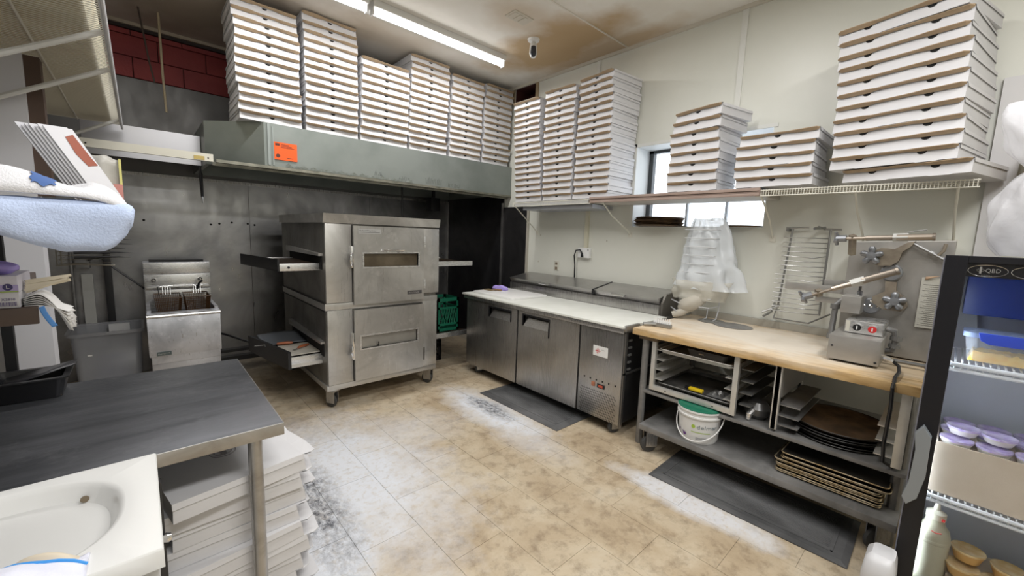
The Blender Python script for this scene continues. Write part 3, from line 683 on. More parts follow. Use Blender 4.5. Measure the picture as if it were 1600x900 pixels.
O('bolt', MB().lathe([(0.010, 0), (0.010, -0.006), (0, -0.008)], (0.915, 3.776, 1.27), 10, 'y'), black_m, cb)
cl = belt((0.905, 3.80), (0.755, 4.62), 0.475)
O('end_cheek', MB().prism([(0.885, 3.77), (0.91, 3.77), (0.76, 4.6), (0.735, 4.6)], 0.385, 0.54), black_m, cl, smooth=0)
O('lower_rail', MB().box(0.905, 1.165, 3.775, 3.80, 0.395, 0.425), alu, cl)
for z, x1 in ((1.265, 2.985), (0.42, 2.95)):
    pr = O('conveyor', MB().box(2.285, x1 - 0.01, 4.0, 4.7, z - 0.02, z - 0.005), oven_side, ov)
    for ya in (3.98, 4.70): O('rail', MB().box(2.285, x1, ya, ya + 0.02, z - 0.04, z + 0.014), bright_steel, pr)
    w = MB()
    for i in range(22): w.tube([(2.30 + i * 0.03, 4.0, z + 0.003), (2.30 + i * 0.03, 4.7, z + 0.003)], 0.0035, 5)
    T(O('wire_belt', w, belt_m, pr), kind='stuff')
for x, y in ((1.215, 3.67), (2.215, 3.69), (1.22, 4.95), (2.21, 4.95)): caster(ov, x, y, 0.165, 0.058, yaw=0.5)

lo = T(O('crumb_tray', MB().box(0.90, 1.18, 3.82, 4.2, 0.492, 0.500), P('cream_enamel', (0.55, 0.52, 0.45), 0.45, col2=(0.66, 0.64, 0.58), scale=8, world=True)), 'pale worn tray on the lower left oven conveyor', 'tray')
def cshape(u, v):
    x = 0.80 + 0.36 * u; y = 4.20 + 0.36 * v
    return (x, y, 0.508 + 0.035 * (v ** 1.5) + 0.01 * math.sin(u * 3))
T(O('grey_pan', MB().sheet(cshape, 12, 8), P('dull_grey_pan', (0.20, 0.22, 0.25), 0.4, 0.5), solid=0.004), 'grey curved sheet-metal pan on the lower left oven conveyor', 'pan')
def knife(name, hx, hy, z, ang, blade, lab):
    e = E(name, (hx, hy, z), lab, 'knife')
    cs, sn = math.cos(ang), math.sin(ang)
    tr = lambda pts: [(hx + a * cs - b * sn, hy + a * sn + b * cs, z + c) for a, b, c in pts]
    O('handle', MB().tube(tr([(0, 0, 0.012), (0.04, 0.003, 0.014), (0.09, -0.002, 0.013), (0.13, 0, 0.011)]), [0.010, 0.015, 0.013, 0.010], 10), orange, e)
    mb = MB(); pts = tr([(0.13, -0.012, 0.008), (0.13, 0.012, 0.008), (0.13 + blade, 0.004, 0.006), (0.13 + blade * 0.95, -0.014, 0.006)])
    pt2 = [(a, b, c + 0.002) for a, b, c in pts]
    mb.add(pts + pt2, [(0, 1, 2, 3), (4, 5, 6, 7), (0, 1, 5, 4), (1, 2, 6, 5), (2, 3, 7, 6), (3, 0, 4, 7)])
    O('blade', mb, bright_steel, e, smooth=0)
knife('knife', 1.02, 3.98, 0.502, 0.6, -0.30 + 0.1, 'orange-handled knife lying on the pale tray, nearer one')
knife('knife', 1.02, 4.16, 0.512, 2.9, 0.18, 'orange-handled knife lying on the grey pan, farther one')

def crate(lab, x0, x1, y0, y1, z0, z1, mt):
    e = E('milk_crate', ((x0 + x1) / 2, (y0 + y1) / 2, z0), lab, 'crate')
    t = 0.012
    O('rim', MB().box(x0, x1, y0, y0 + t, z1 - 0.04, z1).box(x0, x1, y1 - t, y1, z1 - 0.04, z1).box(x0, x0 + t, y0, y1, z1 - 0.04, z1).box(x1 - t, x1, y0, y1, z1 - 0.04, z1), mt, e)
    O('base', MB().box(x0, x1, y0, y1, z0, z0 + 0.03), mt, e)
    m_ = MB(); H_ = z1 - z0
    for (a, b, fx) in ((x0, x1, True), (y0, y1, False)):
        for s_ in (0, 1):
            q = (y0, y1 - t)[s_] if fx else (x0, x1 - t)[s_]
            for c0, c1 in ((a, a + 0.035), (b - 0.035, b)):
                if fx: m_.box(c0, c1, q, q + t, z0, z1)
                else: m_.box(q, q + t, c0, c1, z0, z1)
            nn = 7
            for i in range(nn):
                u = a + 0.03 + (b - a - 0.10) * i / (nn - 1)
                for sgn in (0, 0.05):
                    p0 = (u + sgn, z0 + 0.03 + H_ * 0.14); p1 = (u + 0.045 - sgn + 0.0, z1 - 0.04 - H_ * 0.22)
                    if fx: m_.tube([(p0[0], q + t / 2, p0[1]), (p1[0], q + t / 2, p1[1])], 0.005, 4)
                    else: m_.tube([(q + t / 2, p0[0], p0[1]), (q + t / 2, p1[0], p1[1])], 0.005, 4)
            for zz in (z0 + H_ * 0.2, z1 - H_ * 0.3):
                if fx: m_.box(a, b, q, q + t, zz - 0.012, zz + 0.012)
                else: m_.box(q, q + t, a, b, zz - 0.012, zz + 0.012)
    O('lattice', m_, mt, e)
crate('dark green plastic milk crate standing on the lower right oven conveyor', 2.56, 2.87, 4.08, 4.39, 0.43, 0.83, green_p)
crate('black plastic crate on the floor under the right oven conveyor', 2.42, 2.76, 4.30, 4.66, 0.0, 0.27, black_p)

# ================================================================ fryer
fr = E('deep_fryer', (0.285, 5.2, 0), 'stainless floor deep fryer between clear tote and oven', 'fryer')
FX0, FX1 = 0.012, 0.548
O('cabinet', MB().prism([(4.93, 0.08), (4.93, 0.28), (4.90, 0.30), (4.90, 0.70), (5.60, 0.70), (5.60, 0.08)], FX0 + 0.01, FX1 - 0.005, 'x'), fryer_steel, fr, smooth=0)
O('lower_door', MB().box(FX0 + 0.012, FX1 - 0.005, 4.905, 4.93, 0.09, 0.355), fryer_steel, fr, bevel=0.003)
O('front_apron', MB().prism([(4.895, 0.37), (4.86, 0.74), (4.88, 0.775), (4.95, 0.78), (4.95, 0.37)], FX0 - 0.004, FX1 + 0.004, 'x'), fryer_steel, fr, smooth=40)
O('rolled_edge', MB().tube([(FX0 - 0.006, 4.868, 0.755), (FX1 + 0.006, 4.868, 0.755)], 0.020, 10), bright_steel, fr)
for xa in (FX0, FX1 - 0.03): O('vat_rim', MB().box(xa, xa + 0.03, 4.95, 5.42, 0.70, 0.80), fryer_steel, fr)
O('oil', MB().box(FX0 + 0.03, FX1 - 0.03, 4.94, 5.42, 0.705, 0.72), P('dark_oil', (0.02, 0.012, 0.005), 0.15), fr)
O('backsplash', MB().box(FX0, FX1, 5.44, 5.60, 0.70, 1.21), fryer_steel, fr, smooth=0)
O('splash_panel', MB().box(FX0 + 0.002, FX1 - 0.002, 5.425, 5.44, 1.09, 1.205), bright_steel, fr, bevel=0.003)
O('splash_panel', MB().box(FX0 + 0.002, FX1 - 0.002, 5.425, 5.44, 0.93, 1.085), bright_steel, fr, bevel=0.003)
O('splash_panel', MB().box(FX0 + 0.002, FX1 - 0.002, 5.425, 5.44, 0.74, 0.925), bright_steel, fr, bevel=0.003)
O('basket_hanger', MB().box(FX0 + 0.02, FX1 - 0.02, 5.38, 5.425, 0.955, 0.965), bright_steel, fr)
O('flue_cap', MB().box(0.06, 0.50, 5.48, 5.58, 1.21, 1.232), black_m, fr)
for x in (0.085, 0.455): O('cone_bolt', MB().lathe([(0.02, 0), (0.02, -0.02), (0.01, -0.03), (0, -0.03)], (x, 5.425, 1.03), 12, 'y'), chrome, fr)
rp = MB()
for a, b, c, d in ((0.25, 0.36, 0.62, 0.625), (0.25, 0.36, 0.53, 0.535), (0.25, 0.255, 0.53, 0.625), (0.355, 0.36, 0.53, 0.625)):
    y = 4.862 + (0.74 - (c + d) / 2) * 0.095 - 0.001
    rp.box(a, b, y, y + 0.006, c, d)
O('label_residue', rp, P('residue', (0.35, 0.33, 0.30), 0.7), fr)
np_ = O('nameplate', MB().box(0.06, 0.165, 4.883, 4.893, 0.38, 0.415), P('small_plate', (0.10, 0.13, 0.13), 0.4), fr)
marks('plate_lettering', bright_steel, fr, (0.07, 4.882, 0.392), (1, 0, 0), (0, 0, 1), 0.085, 0.012, 9)
cop = P('browned_basket_wire', (0.16, 0.08, 0.035), 0.5, 0.6)
for i, (x0, x1, lab, hh) in enumerate(((0.075, 0.275, 'left wire fry basket hanging in the fryer', 0.03), (0.30, 0.50, 'right wire fry basket hanging in the fryer with black handle grip', 0.03))):
    e = E('fry_basket', ((x0 + x1) / 2, 5.18, 0.72), lab, 'fry basket', 'fry baskets in the fryer')
    y0, y1, z0, z1 = 5.02, 5.36, 0.725, 0.90
    w = MB()
    for z_ in (z1, z1 - 0.003): w.tube([(x0, y0, z_), (x1, y0, z_), (x1, y1, z_), (x0, y1, z_), (x0, y0, z_)], 0.005, 6)
    O('rim', w, P('basket_rim_%d' % i, (0.10, 0.07, 0.05), 0.4, 0.7), e)
    g = MB()
    for k in range(15):
        x = x0 + (x1 - x0) * k / 14; xi = x0 + 0.015 + (x1 - x0 - 0.03) * k / 14
        g.tube([(x, y0, z1), (xi, y0 + 0.015, z0), (xi, y1 - 0.015, z0), (x, y1, z1)], 0.0015, 4)
    for k in range(18):
        y = y0 + (y1 - y0) * k / 17; yi = y0 + 0.015 + (y1 - y0 - 0.03) * k / 17
        g.tube([(x0, y, z1), (x0 + 0.015, yi, z0), (x1 - 0.015, yi, z0), (x1, y, z1)], 0.0015, 4)
    for k in range(8):
        z_ = z0 + (z1 - z0) * k / 8; t = 0.015 * (1 - k / 8)
        g.tube([(x0 + t, y0 + t, z_), (x1 - t, y0 + t, z_), (x1 - t, y1 - t, z_), (x0 + t, y1 - t, z_), (x0 + t, y0 + t, z_)], 0.0015, 4)
    O('mesh', g, cop, e)
    xm = (x0 + x1) / 2 + (0.02 if i else 0)
    h = MB()
    for d in (-0.03, -0.01, 0.01, 0.03): h.tube([(xm + d, y1 - 0.02, z1 - 0.01), (xm + d, y1, 0.975)], 0.003, 5)
    h.tube([(xm - 0.05, y1, 0.972), (xm + 0.05, y1, 0.972)], 0.004, 6)
    O('hook', h, bright_steel, e)
    O('handle', MB().tube([(xm, y1 - 0.01, 0.93), (xm + 0.02, y1 - 0.03, 1.0), (xm + 0.04, y1 - 0.07, 1.02)] if i else [(xm - 0.06, y0 + 0.2, z1), (xm - 0.065, y1, 0.965)], 0.010 if i else 0.004, 8), black_p, e)

# ---------------------------------------------------------------- clear tote
tm = P('frosted_tote_plastic', (0.42, 0.43, 0.46), 0.3, trans=0.25, alpha=0.5)
e = E('storage_tote', (-0.27, 5.36, 0), 'large translucent plastic tote on the floor beside the fryer', 'storage tote')
def tote_ring(z, s_): return [(-0.275 - s_, 5.28 - 0.0 - s_ * 0 - 0.02), ]
def rrect(x0, x1, y0, y1, r, z, n=5):
    out = []
    for cx, cy, a0 in ((x1 - r, y1 - r, 0), (x0 + r, y1 - r, PI / 2), (x0 + r, y0 + r, PI), (x1 - r, y0 + r, 1.5 * PI)):
        for i in range(n + 1):
            a = a0 + PI / 2 * i / n; out.append((cx + r * math.cos(a), cy + r * math.sin(a), z))
    return out
def loft(rings, close=True, capb=True, capt=False):
    mb = MB(); n = len(rings[0]); vs = [p for r in rings for p in r]; fs = []
    for i in range(len(rings) - 1):
        for k in range(n):
            a = i * n + k; b = i * n + (k + 1) % n; fs.append((a, b, b + n, a + n))
    if capb: fs.append(tuple(range(n))[::-1])
    if capt: fs.append(tuple((len(rings) - 1) * n + k for k in range(n)))
    return mb.add(vs, fs)
tx0, tx1, ty0, ty1 = -0.50, -0.03, 5.12, 5.60
O('tub', loft([rrect(tx0 + 0.03, tx1 - 0.03, ty0 + 0.03, ty1 - 0.03, 0.05, 0.003), rrect(tx0, tx1, ty0, ty1, 0.05, 0.60)]), tm, e, solid=0.004)
O('rim', loft([rrect(tx0 - 0.03, tx1 + 0.02, ty0 - 0.03, ty1 + 0.03, 0.06, 0.585), rrect(tx0 - 0.03, tx1 + 0.02, ty0 - 0.03, ty1 + 0.03, 0.06, 0.61), rrect(tx0, tx1, ty0, ty1, 0.05, 0.61), rrect(tx0, tx1, ty0, ty1, 0.05, 0.60)], capb=False), tm, e)
O('price_tag', MB().box(-0.40, -0.37, 5.118, 5.122, 0.40, 0.412), white_p, e)
T(O('folded_paper', MB().box(-0.27, -0.12, 5.52, 5.56, 0.50, 0.60), P('paper_grey', (0.5, 0.5, 0.5), 0.7)), 'pale folded paper inside the clear tote', 'paper')
T(O('blue_wrap', loft([rrect(-0.40, -0.10, 5.2, 5.5, 0.05, 0.01), rrect(-0.36, -0.14, 5.24, 5.46, 0.06, 0.32)], capt=True), P('dim_blue', (0.07, 0.09, 0.22), 0.6)), 'dim blue bundle at the bottom of the clear tote', 'bundle')

# ---------------------------------------------------------------- black post, rack, forks, cord left of fryer
T(O('black_post', MB().box(-0.275, -0.22, 5.66, 5.71, 0.0, 1.9), black_m, bevel=0.004), 'black vertical metal post behind the clear tote', 'post')
wk = E('wall_wire_rack', (-0.33, 5.3, 1.22), 'thin wire rack hanging high behind the towel with black spikes', 'wire rack')
w = MB()
for i in range(9):
    z_ = 1.24 + i * 0.033
    w.tube([(-0.50, 4.95, z_), (-0.50, 5.5, z_)], 0.0025, 5).tube([(-0.50, 5.0, z_), (-0.18, 5.0, z_ + 0.005)], 0.0028, 5)
w.tube([(-0.51, 5.0, 1.22), (-0.51, 5.0, 1.56)], 0.005, 6).tube([(-0.485, 5.0, 1.22), (-0.485, 5.0, 1.56)], 0.005, 6)
w.tube([(-0.52, 5.0, 1.225), (-0.40, 4.98, 1.235), (-0.17, 5.0, 1.22)], 0.006, 6)
O('wires', w, P('rack_wire', (0.30, 0.28, 0.24), 0.4, 0.7), wk)
for i in range(9):
    y = 4.85; z_ = 1.30 + 0.038 * i
    O('spike', MB().tube([(-0.40, y, z_), (-0.14, y, z_ + 0.004), (-0.06 + 0.03 * math.sin(i * 2.3), y, z_ - 0.002)], [0.012, 0.008, 0.001], 6), black_m, wk)
e = E('electrical_box', (-0.40, 5.78, 1.1), 'grey junction box on the steel wall left of the black post', 'electrical box')
O('box', MB().box(-0.47, -0.37, 5.72, 5.805, 1.14, 1.26), P('grey_box', (0.20, 0.20, 0.20), 0.5, 0.4), e, bevel=0.005)
O('white_channel', MB().box(-0.44, -0.36, 5.76, 5.805, 0.5, 1.08), P('dull_white', (0.42, 0.42, 0.40), 0.5), e)
O('conduit', MB().tube([(-0.50, 5.77, 0.02), (-0.50, 5.77, 1.3), (-0.50, 5.77, 1.55)], 0.012, 8), dusty_steel, e)
O('plug', MB().tube([(-0.38, 5.70, 1.235), (-0.33, 5.70, 1.245)], [0.022, 0.012], 8), black_p, e)
T(O('power_cord', MB().tube([(-0.33, 5.70, 1.245), (-0.28, 5.69, 1.235), (-0.2, 5.68, 1.14), (-0.08, 5.66, 1.02), (0.0, 5.63, 0.94), (0.05, 5.62, 0.88)], 0.009, 8), black_p), 'black cord running from the wall box down behind the fryer', 'cord')
T(O('gas_hose', MB().tube([(0.55, 5.5, 0.42), (0.65, 5.4, 0.40), (0.76, 4.7, 0.45), (0.80, 4.4, 0.42)], 0.012, 8), black_p), 'black hose between the fryer and the oven conveyor', 'hose')
T(O('floor_pipe', MB().box(0.56, 1.1, 5.2, 5.28, 0.14, 0.19).box(0.56, 1.1, 5.2, 5.28, 0.24, 0.27), black_m), 'black pipe behind the steel table corner right of the fryer', 'pipe')

# ================================================================ prep table
pt = E('prep_table', (3.3, 2.75, 0), 'stainless refrigerated pizza prep table with two doors and ingredient lids', 'prep table')
PX = 2.80; Y0, Y1 = 1.70, 3.80
O('carcass', MB().box(PX + 0.02, 3.80, Y0 + 0.01, Y1, 0.10, 0.875), P('black_side_panel', (0.035, 0.035, 0.038), 0.35, 0.6, col2=(0.08, 0.08, 0.085), scale=3, world=True), pt, smooth=0)
O('top_rim', MB().box(PX - 0.04, 3.80, Y0 - 0.005, Y1 + 0.03, 0.865, 0.905), prep_steel, pt, bevel=0.005)
def recess_door(ya, yb, hy0, hy1):
    d = MB(); X0, X1 = PX - 0.025, PX + 0.02; hz0, hz1 = 0.72, 0.825
    d.box(X0, X1, ya, hy0, 0.10, 0.86).box(X0, X1, hy1, yb, 0.10, 0.86).box(X0, X1, hy0, hy1, 0.10, hz0).box(X0, X1, hy0, hy1, hz1, 0.86)
    dr = O('door', d, prep_steel, pt, smooth=0)
    h = MB()
    h.box(X0 - 0.004, X0 + 0.03, hy1, hy1 + 0.014, hz0 - 0.0, hz1 + 0.014).box(X0 - 0.004, X0 + 0.03, hy0 - 0.014, hy0, hz0 - 0.06 * (hy0 < 2.6), hz1 + 0.014).box(X0 - 0.004, X0 + 0.03, hy0, hy1, hz1, hz1 + 0.014)
    hh = O('handle', h, black_p, dr)
    O('pull_recess', MB().box(X1 - 0.004, X1, hy0, hy1, hz0, hz1), black_gap, dr)
    O('pull_flap', MB().prism([(X0 - 0.002, hz0), (X0 + 0.04, hz0 + 0.075), (X0 + 0.043, hz0 + 0.075), (X0 + 0.01, hz0)], hy0 + 0.012, hy1 - 0.012, 'y') if False else
      MB().add([(X0 - 0.003, hy0 + 0.005, hz0), (X0 - 0.003, hy1 - 0.005, hz0), (X0 + 0.036, hy1 - 0.03, hz0 + 0.08), (X0 + 0.036, hy0 + 0.03, hz0 + 0.08)], [(0, 1, 2, 3)]), prep_steel, dr)
recess_door(2.93, 3.78, 3.03, 3.37); recess_door(2.14, 2.91, 2.50, 2.84)
panel = O('compressor_panel', MB().box(PX - 0.022, PX + 0.02, Y0, 2.125, 0.10, 0.86), prep_steel, pt, bevel=0.003)
g = MB()
for r in range(11):
    for c in range(14):
        yy = 2.09 - c * 0.0265 - (0.0 if r % 2 else 0.012); zz = 0.325 - r * 0.0215
        if yy < 1.745: continue
        X = PX - 0.0232
        g.add([(X, yy + 0.010, zz + 0.003), (X, yy + 0.008, zz + 0.007), (X, yy - 0.010, zz - 0.003), (X, yy - 0.008, zz - 0.007)], [(0, 1, 2, 3)])
for c in range(6):
    yy = 2.06 - c * 0.062; X = PX - 0.0232
    g.box(X - 0.001, X + 0.002, yy - 0.006, yy + 0.006, 0.415, 0.428)
T(O('vent_slots', g, black_gap, panel), kind='stuff')
dsp = O('thermostat', MB().box(PX - 0.028, PX - 0.02, 1.85, 1.925, 0.36, 0.395), black_p, panel, bevel=0.003)
O('readout', MB().box(PX - 0.030, PX - 0.0275, 1.865, 1.91, 0.368, 0.388), P('red_digits', (0.5, 0.08, 0.04), 0.4), panel)
O('rocker_switch', MB().box(PX - 0.031, PX - 0.02, 1.95, 1.98, 0.362, 0.398), P('amber_switch', (0.42, 0.16, 0.09), 0.35), panel, bevel=0.002)
st = O('badge_sticker', MB().box(PX - 0.0245, PX - 0.0215, 1.84, 1.985, 0.63, 0.715), white_p, panel, label='white sticker with a red compass star')
sb = MB(); X = PX - 0.0252
for i in range(4):
    a = i * PI / 2; b = a + PI / 4
    def pp(r_, an): return (X, 1.937 - r_ * math.cos(an), 0.673 + r_ * math.sin(an))
    sb.add([pp(0.032, a), pp(0.006, a + PI / 4), pp(0, 0), pp(0.006, a - PI / 4)], [(0, 1, 2, 3)])
sb.tube([(X, 1.937 + 0.018 * math.cos(t), 0.673 + 0.018 * math.sin(t)) for t in [k * PI / 8 for k in range(17)]], 0.0012, 4)
O('star_logo', sb, red_p, st)
marks('sticker_text', P('grey_ink', (0.3, 0.3, 0.3), 0.6), st, (X, 1.90, 0.683), (0, -1, 0), (0, 0, 1), 0.035, 0.008, 5)
O('side_trim', MB().box(PX + 0.0, PX + 0.03, Y0 - 0.004, Y0 + 0.012, 0.10, 0.865).box(PX, 3.78, Y0 - 0.004, Y0 + 0.005, 0.52, 0.535), prep_steel, pt)
lou = MB()
for i in range(5): lou.box(PX + 0.06, PX + 0.10, Y0 - 0.004, Y0 + 0.008, 0.55 + i * 0.06, 0.565 + i * 0.06)
O('side_louvre', lou, bright_steel, pt)
O('work_board', MB().box(PX - 0.045, 3.46, Y0 + 0.0, Y1 + 0.06, 0.905, 0.925), board_p, pt, bevel=0.004)
O('end_clip', MB().box(PX - 0.02, 2.98, Y0 - 0.015, Y0 + 0.01, 0.88, 0.927), edge_steel, pt, bevel=0.003)
O('pan_rail', MB().box(3.50, 3.80, Y0 + 0.09, Y1 + 0.02, 0.905, 1.00).box(3.47, 3.52, Y0 + 0.09, Y1 + 0.02, 0.905, 1.015), prep_steel, pt, bevel=0.003)
for ya, yb, hy in ((2.535, 3.82, 3.22), (Y0 + 0.10, 2.515, 2.22)):
    ld = O('lid', MB().prism([(3.50, 1.02), (3.46, 1.075), (3.80, 1.135), (3.81, 1.02)], ya, yb, 'y'), prep_steel, pt, smooth=0)
    O('handle', MB().tube([(3.475, hy + 0.08, 1.06), (3.445, hy + 0.07, 1.055), (3.445, hy - 0.07, 1.055), (3.475, hy - 0.08, 1.06)], 0.008, 8), chrome, ld)
O('lid_seam', MB().prism([(3.45, 1.02), (3.452, 1.08), (3.80, 1.14), (3.81, 1.02)], 2.517, 2.533, 'y'), black_p, pt, smooth=0)
O('side_cheek', MB().prism([(3.50, 0.90), (3.50, 1.03), (3.56, 1.11), (3.80, 1.13), (3.80, 0.90)], Y0 + 0.07, Y0 + 0.09, 'y'), P('dark_cheek', (0.17, 0.16, 0.145), 0.4, 0.6), pt, smooth=0)
for x, y in ((PX + 0.055, Y0 + 0.07), (3.65, Y0 + 0.10), (PX + 0.07, 3.62), (3.65, 3.62)): caster(pt, x, y, 0.115, 0.05, yaw=1.1)

# on the prep table
cbd = T(O('cutting_board', loft([rrect(2.86, 3.40, 3.10, 3.80, 0.03, 0.9255), rrect(2.86, 3.40, 3.10, 3.80, 0.03, 0.947)], capt=True), P('white_cutting_board', (0.80, 0.80, 0.79), 0.4, col2=(0.84, 0.83, 0.82), scale=9, world=True), bevel=0.003), 'thick white cutting board at the far end of the prep table', 'cutting board')
def glove(u, v):
    a = u * 2 * PI; r = 0.055 * math.sin(PI * min(max(v, 0.02), 0.98)) ** 0.6
    nn = noise.noise((math.cos(a) * 2, math.sin(a) * 2, v * 4)) * 0.03
    return (3.17 + (v - 0.5) * 0.10 + nn * 0.3, 3.66 - (v - 0.5) * 0.16 + math.cos(a) * (r + nn * 0.5), 0.9485 + 0.022 + max(-0.021, math.sin(a) * (r * 0.6 + nn)))
T(O('rubber_glove', MB().sheet(glove, 20, 14), purple, smooth=80), 'crumpled purple glove on the white cutting board', 'glove')
e = E('dough_knife', (3.08, 3.68, 0.948), 'short brown-bladed knife beside the purple glove on the white board', 'knife')
O('blade', MB().box(3.02, 3.12, 3.67, 3.82, 0.9485, 0.952), P('brown_blade', (0.30, 0.22, 0.12), 0.4, 0.4), e, bevel=0.001)
O('handle', MB().tube([(3.09, 3.68, 0.958), (3.12, 3.58, 0.96)], 0.010, 8), P('brown_handle', (0.25, 0.15, 0.07), 0.5), e)

# ================================================================ floor mats
def mat_(x0, x1, y0, y1, lab, rot=0):
    cx, cy = (x0 + x1) / 2, (y0 + y1) / 2
    mb = MB(); w_ = 0.03
    def R(p, z): return [(q[0], q[1], z) for q in p]
    o0 = [(x0, y0), (x1, y0), (x1, y1), (x0, y1)]
    i1 = [(x0 + w_, y0 + w_), (x1 - w_, y0 + w_), (x1 - w_, y1 - w_), (x0 + w_, y1 - w_)]
    vs = R(o0, 0.002) + R(o0, 0.006) + R(i1, 0.016)
    fs = [(3, 2, 1, 0), (8, 9, 10, 11)]
    for lv in (0, 4):
        for i in range(4): fs.append((lv + i, lv + (i + 1) % 4, lv + 4 + (i + 1) % 4, lv + 4 + i))
    mb.add(vs, fs)
    if rot:
        cs, sn = math.cos(rot), math.sin(rot)
        mb.v = [(cx + (a - cx) * cs - (b - cy) * sn, cy + (a - cx) * sn + (b - cy) * cs, c) for a, b, c in mb.v]
    o = T(O('floor_mat', mb, rubber, smooth=0), lab, 'floor mat', 'black rubber floor mats')
    rb = MB(); k = 0
    y = y0 + 0.10
    rb.box(x0 + 0.065, x0 + 0.075, y0 + 0.07, y1 - 0.07, 0.0155, 0.0185).box(x1 - 0.075, x1 - 0.065, y0 + 0.07, y1 - 0.07, 0.0155, 0.0185)
    rb.box(x0 + 0.065, x1 - 0.065, y0 + 0.07, y0 + 0.08, 0.0155, 0.0185).box(x0 + 0.065, x1 - 0.065, y1 - 0.08, y1 - 0.07, 0.0155, 0.0185)
    x = x0 + 0.10
    while x < x1 - 0.09:
        rb.box(x, x + 0.006, y0 + 0.09, y1 - 0.09, 0.0155, 0.0178); x += 0.016
    if rot: rb.v = [(cx + (a - cx) * cs - (b - cy) * sn, cy + (a - cx) * sn + (b - cy) * cs, c) for a, b, c in rb.v]
    O('ribbing', rb, rubber, o, smooth=0)
mat_(2.47, 2.98, 2.08, 3.12, 'shorter black rubber mat on the floor before the prep table')
mat_(2.51, 3.02, 0.20, 1.27, 'longer black rubber mat on the floor before the wooden table', 0.02)

# ================================================================ wooden baker's table
wt = E('bakers_table', (3.32, 0.7, 0), 'long wooden-topped work table with steel shelves on casters, floury top', 'work table')
TZ = 0.925; TX = 2.80
O('table_top', MB().box(TX, 3.80, 0.05, 1.645, TZ - 0.05, TZ), butcher_mat(), wt, bevel=0.006)
O('backsplash', MB().box(3.80, 3.838, 0.05, 1.645, TZ - 0.05, TZ + 0.055), P('dusty_backboard', (0.35, 0.33, 0.28), 0.7), wt, bevel=0.003)
for x, y in ((2.86, 1.555), (3.74, 1.555), (2.93, 0.085), (3.74, 0.085)):
    O('leg', MB().tube([(x, y, 0.0 if y > 0 and x < 3 else 0.03), (x, y, TZ - 0.05)], 0.026, 12), dusty_steel, wt)
O('apron_block', MB().box(2.83, 2.95, 1.45, 1.60, 0.845, 0.875), P('old_wood', (0.16, 0.12, 0.08), 0.7), wt)
sh1 = O('shelf', MB().box(2.74, 3.74, 0.052, 1.50, 0.17, 0.212), dusty_steel, wt, bevel=0.005)
O('shelf', MB().box(2.84, 3.76, 0.052, 1.56, 0.425, 0.45), dusty_steel, wt, bevel=0.004)
for x, y in ((2.80, 1.42), (2.83, 0.115), (3.66, 1.42)): caster(wt, x, y, 0.17, 0.062, yaw=0.9)
O('caster_bracket', MB().box(2.79, 2.87, 0.075, 0.155, 0.15, 0.17), bright_steel, wt)

# tray slides fixed beneath the top
def slide_frame(ya, yb, z0, z1, nshelf, lab):
    e = E('tray_slide_rack', (2.95, (ya + yb) / 2, z0), lab, 'tray rack', 'aluminium tray slide racks under the wooden table')
    for y in (ya, yb):
        O('upright', MB().box(2.835, 2.868, y - 0.016, y + 0.016, z0, z1), alu, e, bevel=0.002)
        O('upright', MB().box(3.40, 3.432, y - 0.012, y + 0.012, z0 + 0.02, z1), alu, e, bevel=0.002)
        for k in range(nshelf):
            zz = z0 + 0.06 + (z1 - z0 - 0.10) * (k + 0.3) / nshelf
            s_ = 1 if y == ya else -1
            O('runner', MB().box(2.86, 3.42, min(y, y + s_ * 0.07), max(y, y + s_ * 0.07), zz, zz + 0.004).box(2.86, 3.42, min(y, y + s_ * 0.004), max(y, y + s_ * 0.004), zz, zz + 0.03), alu, e)
    return e
sf = slide_frame(0.895, 1.475, 0.468, 0.872, 4, 'left aluminium tray slide rack under the wooden table')
O('bottom_bar', MB().box(2.835, 2.868, 0.91, 1.46, 0.47, 0.505), alu, sf, bevel=0.002)
O('bottom_bar', MB().box(3.40, 3.43, 0.91, 1.46, 0.50, 0.53), alu, sf)
br = MB()
for yy in (1.36, 1.02): br.lathe([(0.006, 0), (0, -0.003)], (2.835, yy, 0.488), 8, 'x')
O('rivet', br, black_m, sf)
sf2 = slide_frame(0.655, 0.66, 0.468, 0.872, 0, 'middle aluminium tray slide upright under the wooden table')
for zz in (0.62, 0.55, 0.49): O('runner', MB().box(2.87, 3.42, 0.535, 0.645, zz, zz + 0.006), dusty_steel, sf2)
O('side_plate', MB().box(2.90, 3.44, 0.64, 0.655, 0.66, 0.87), P('dim_plate', (0.30, 0.29, 0.28), 0.5, 0.4), sf2)
for zz in (0.78, 0.70, 0.62, 0.54): O('runner', MB().box(2.88, 3.42, 0.80, 0.875, zz, zz + 0.006), P('dull_runner_%d' % int(zz * 100), (0.16, 0.16, 0.155), 0.5, 0.5), sf)
sf3 = E('tray_slide_rack', (2.9, 0.10, 0.468), 'right aluminium tray slide upright beside the fridge door', 'tray rack', 'aluminium tray slide racks under the wooden table')
O('upright', MB().box(2.835, 2.868, 0.075, 0.115, 0.468, 0.872), alu, sf3, bevel=0.002)
O('upright', MB().box(3.40, 3.43, 0.08, 0.11, 0.468, 0.872), alu, sf3)
for zz in (0.66, 0.58, 0.50): O('runner', MB().box(2.87, 3.40, 0.115, 0.19, zz, zz + 0.006), alu, sf3)
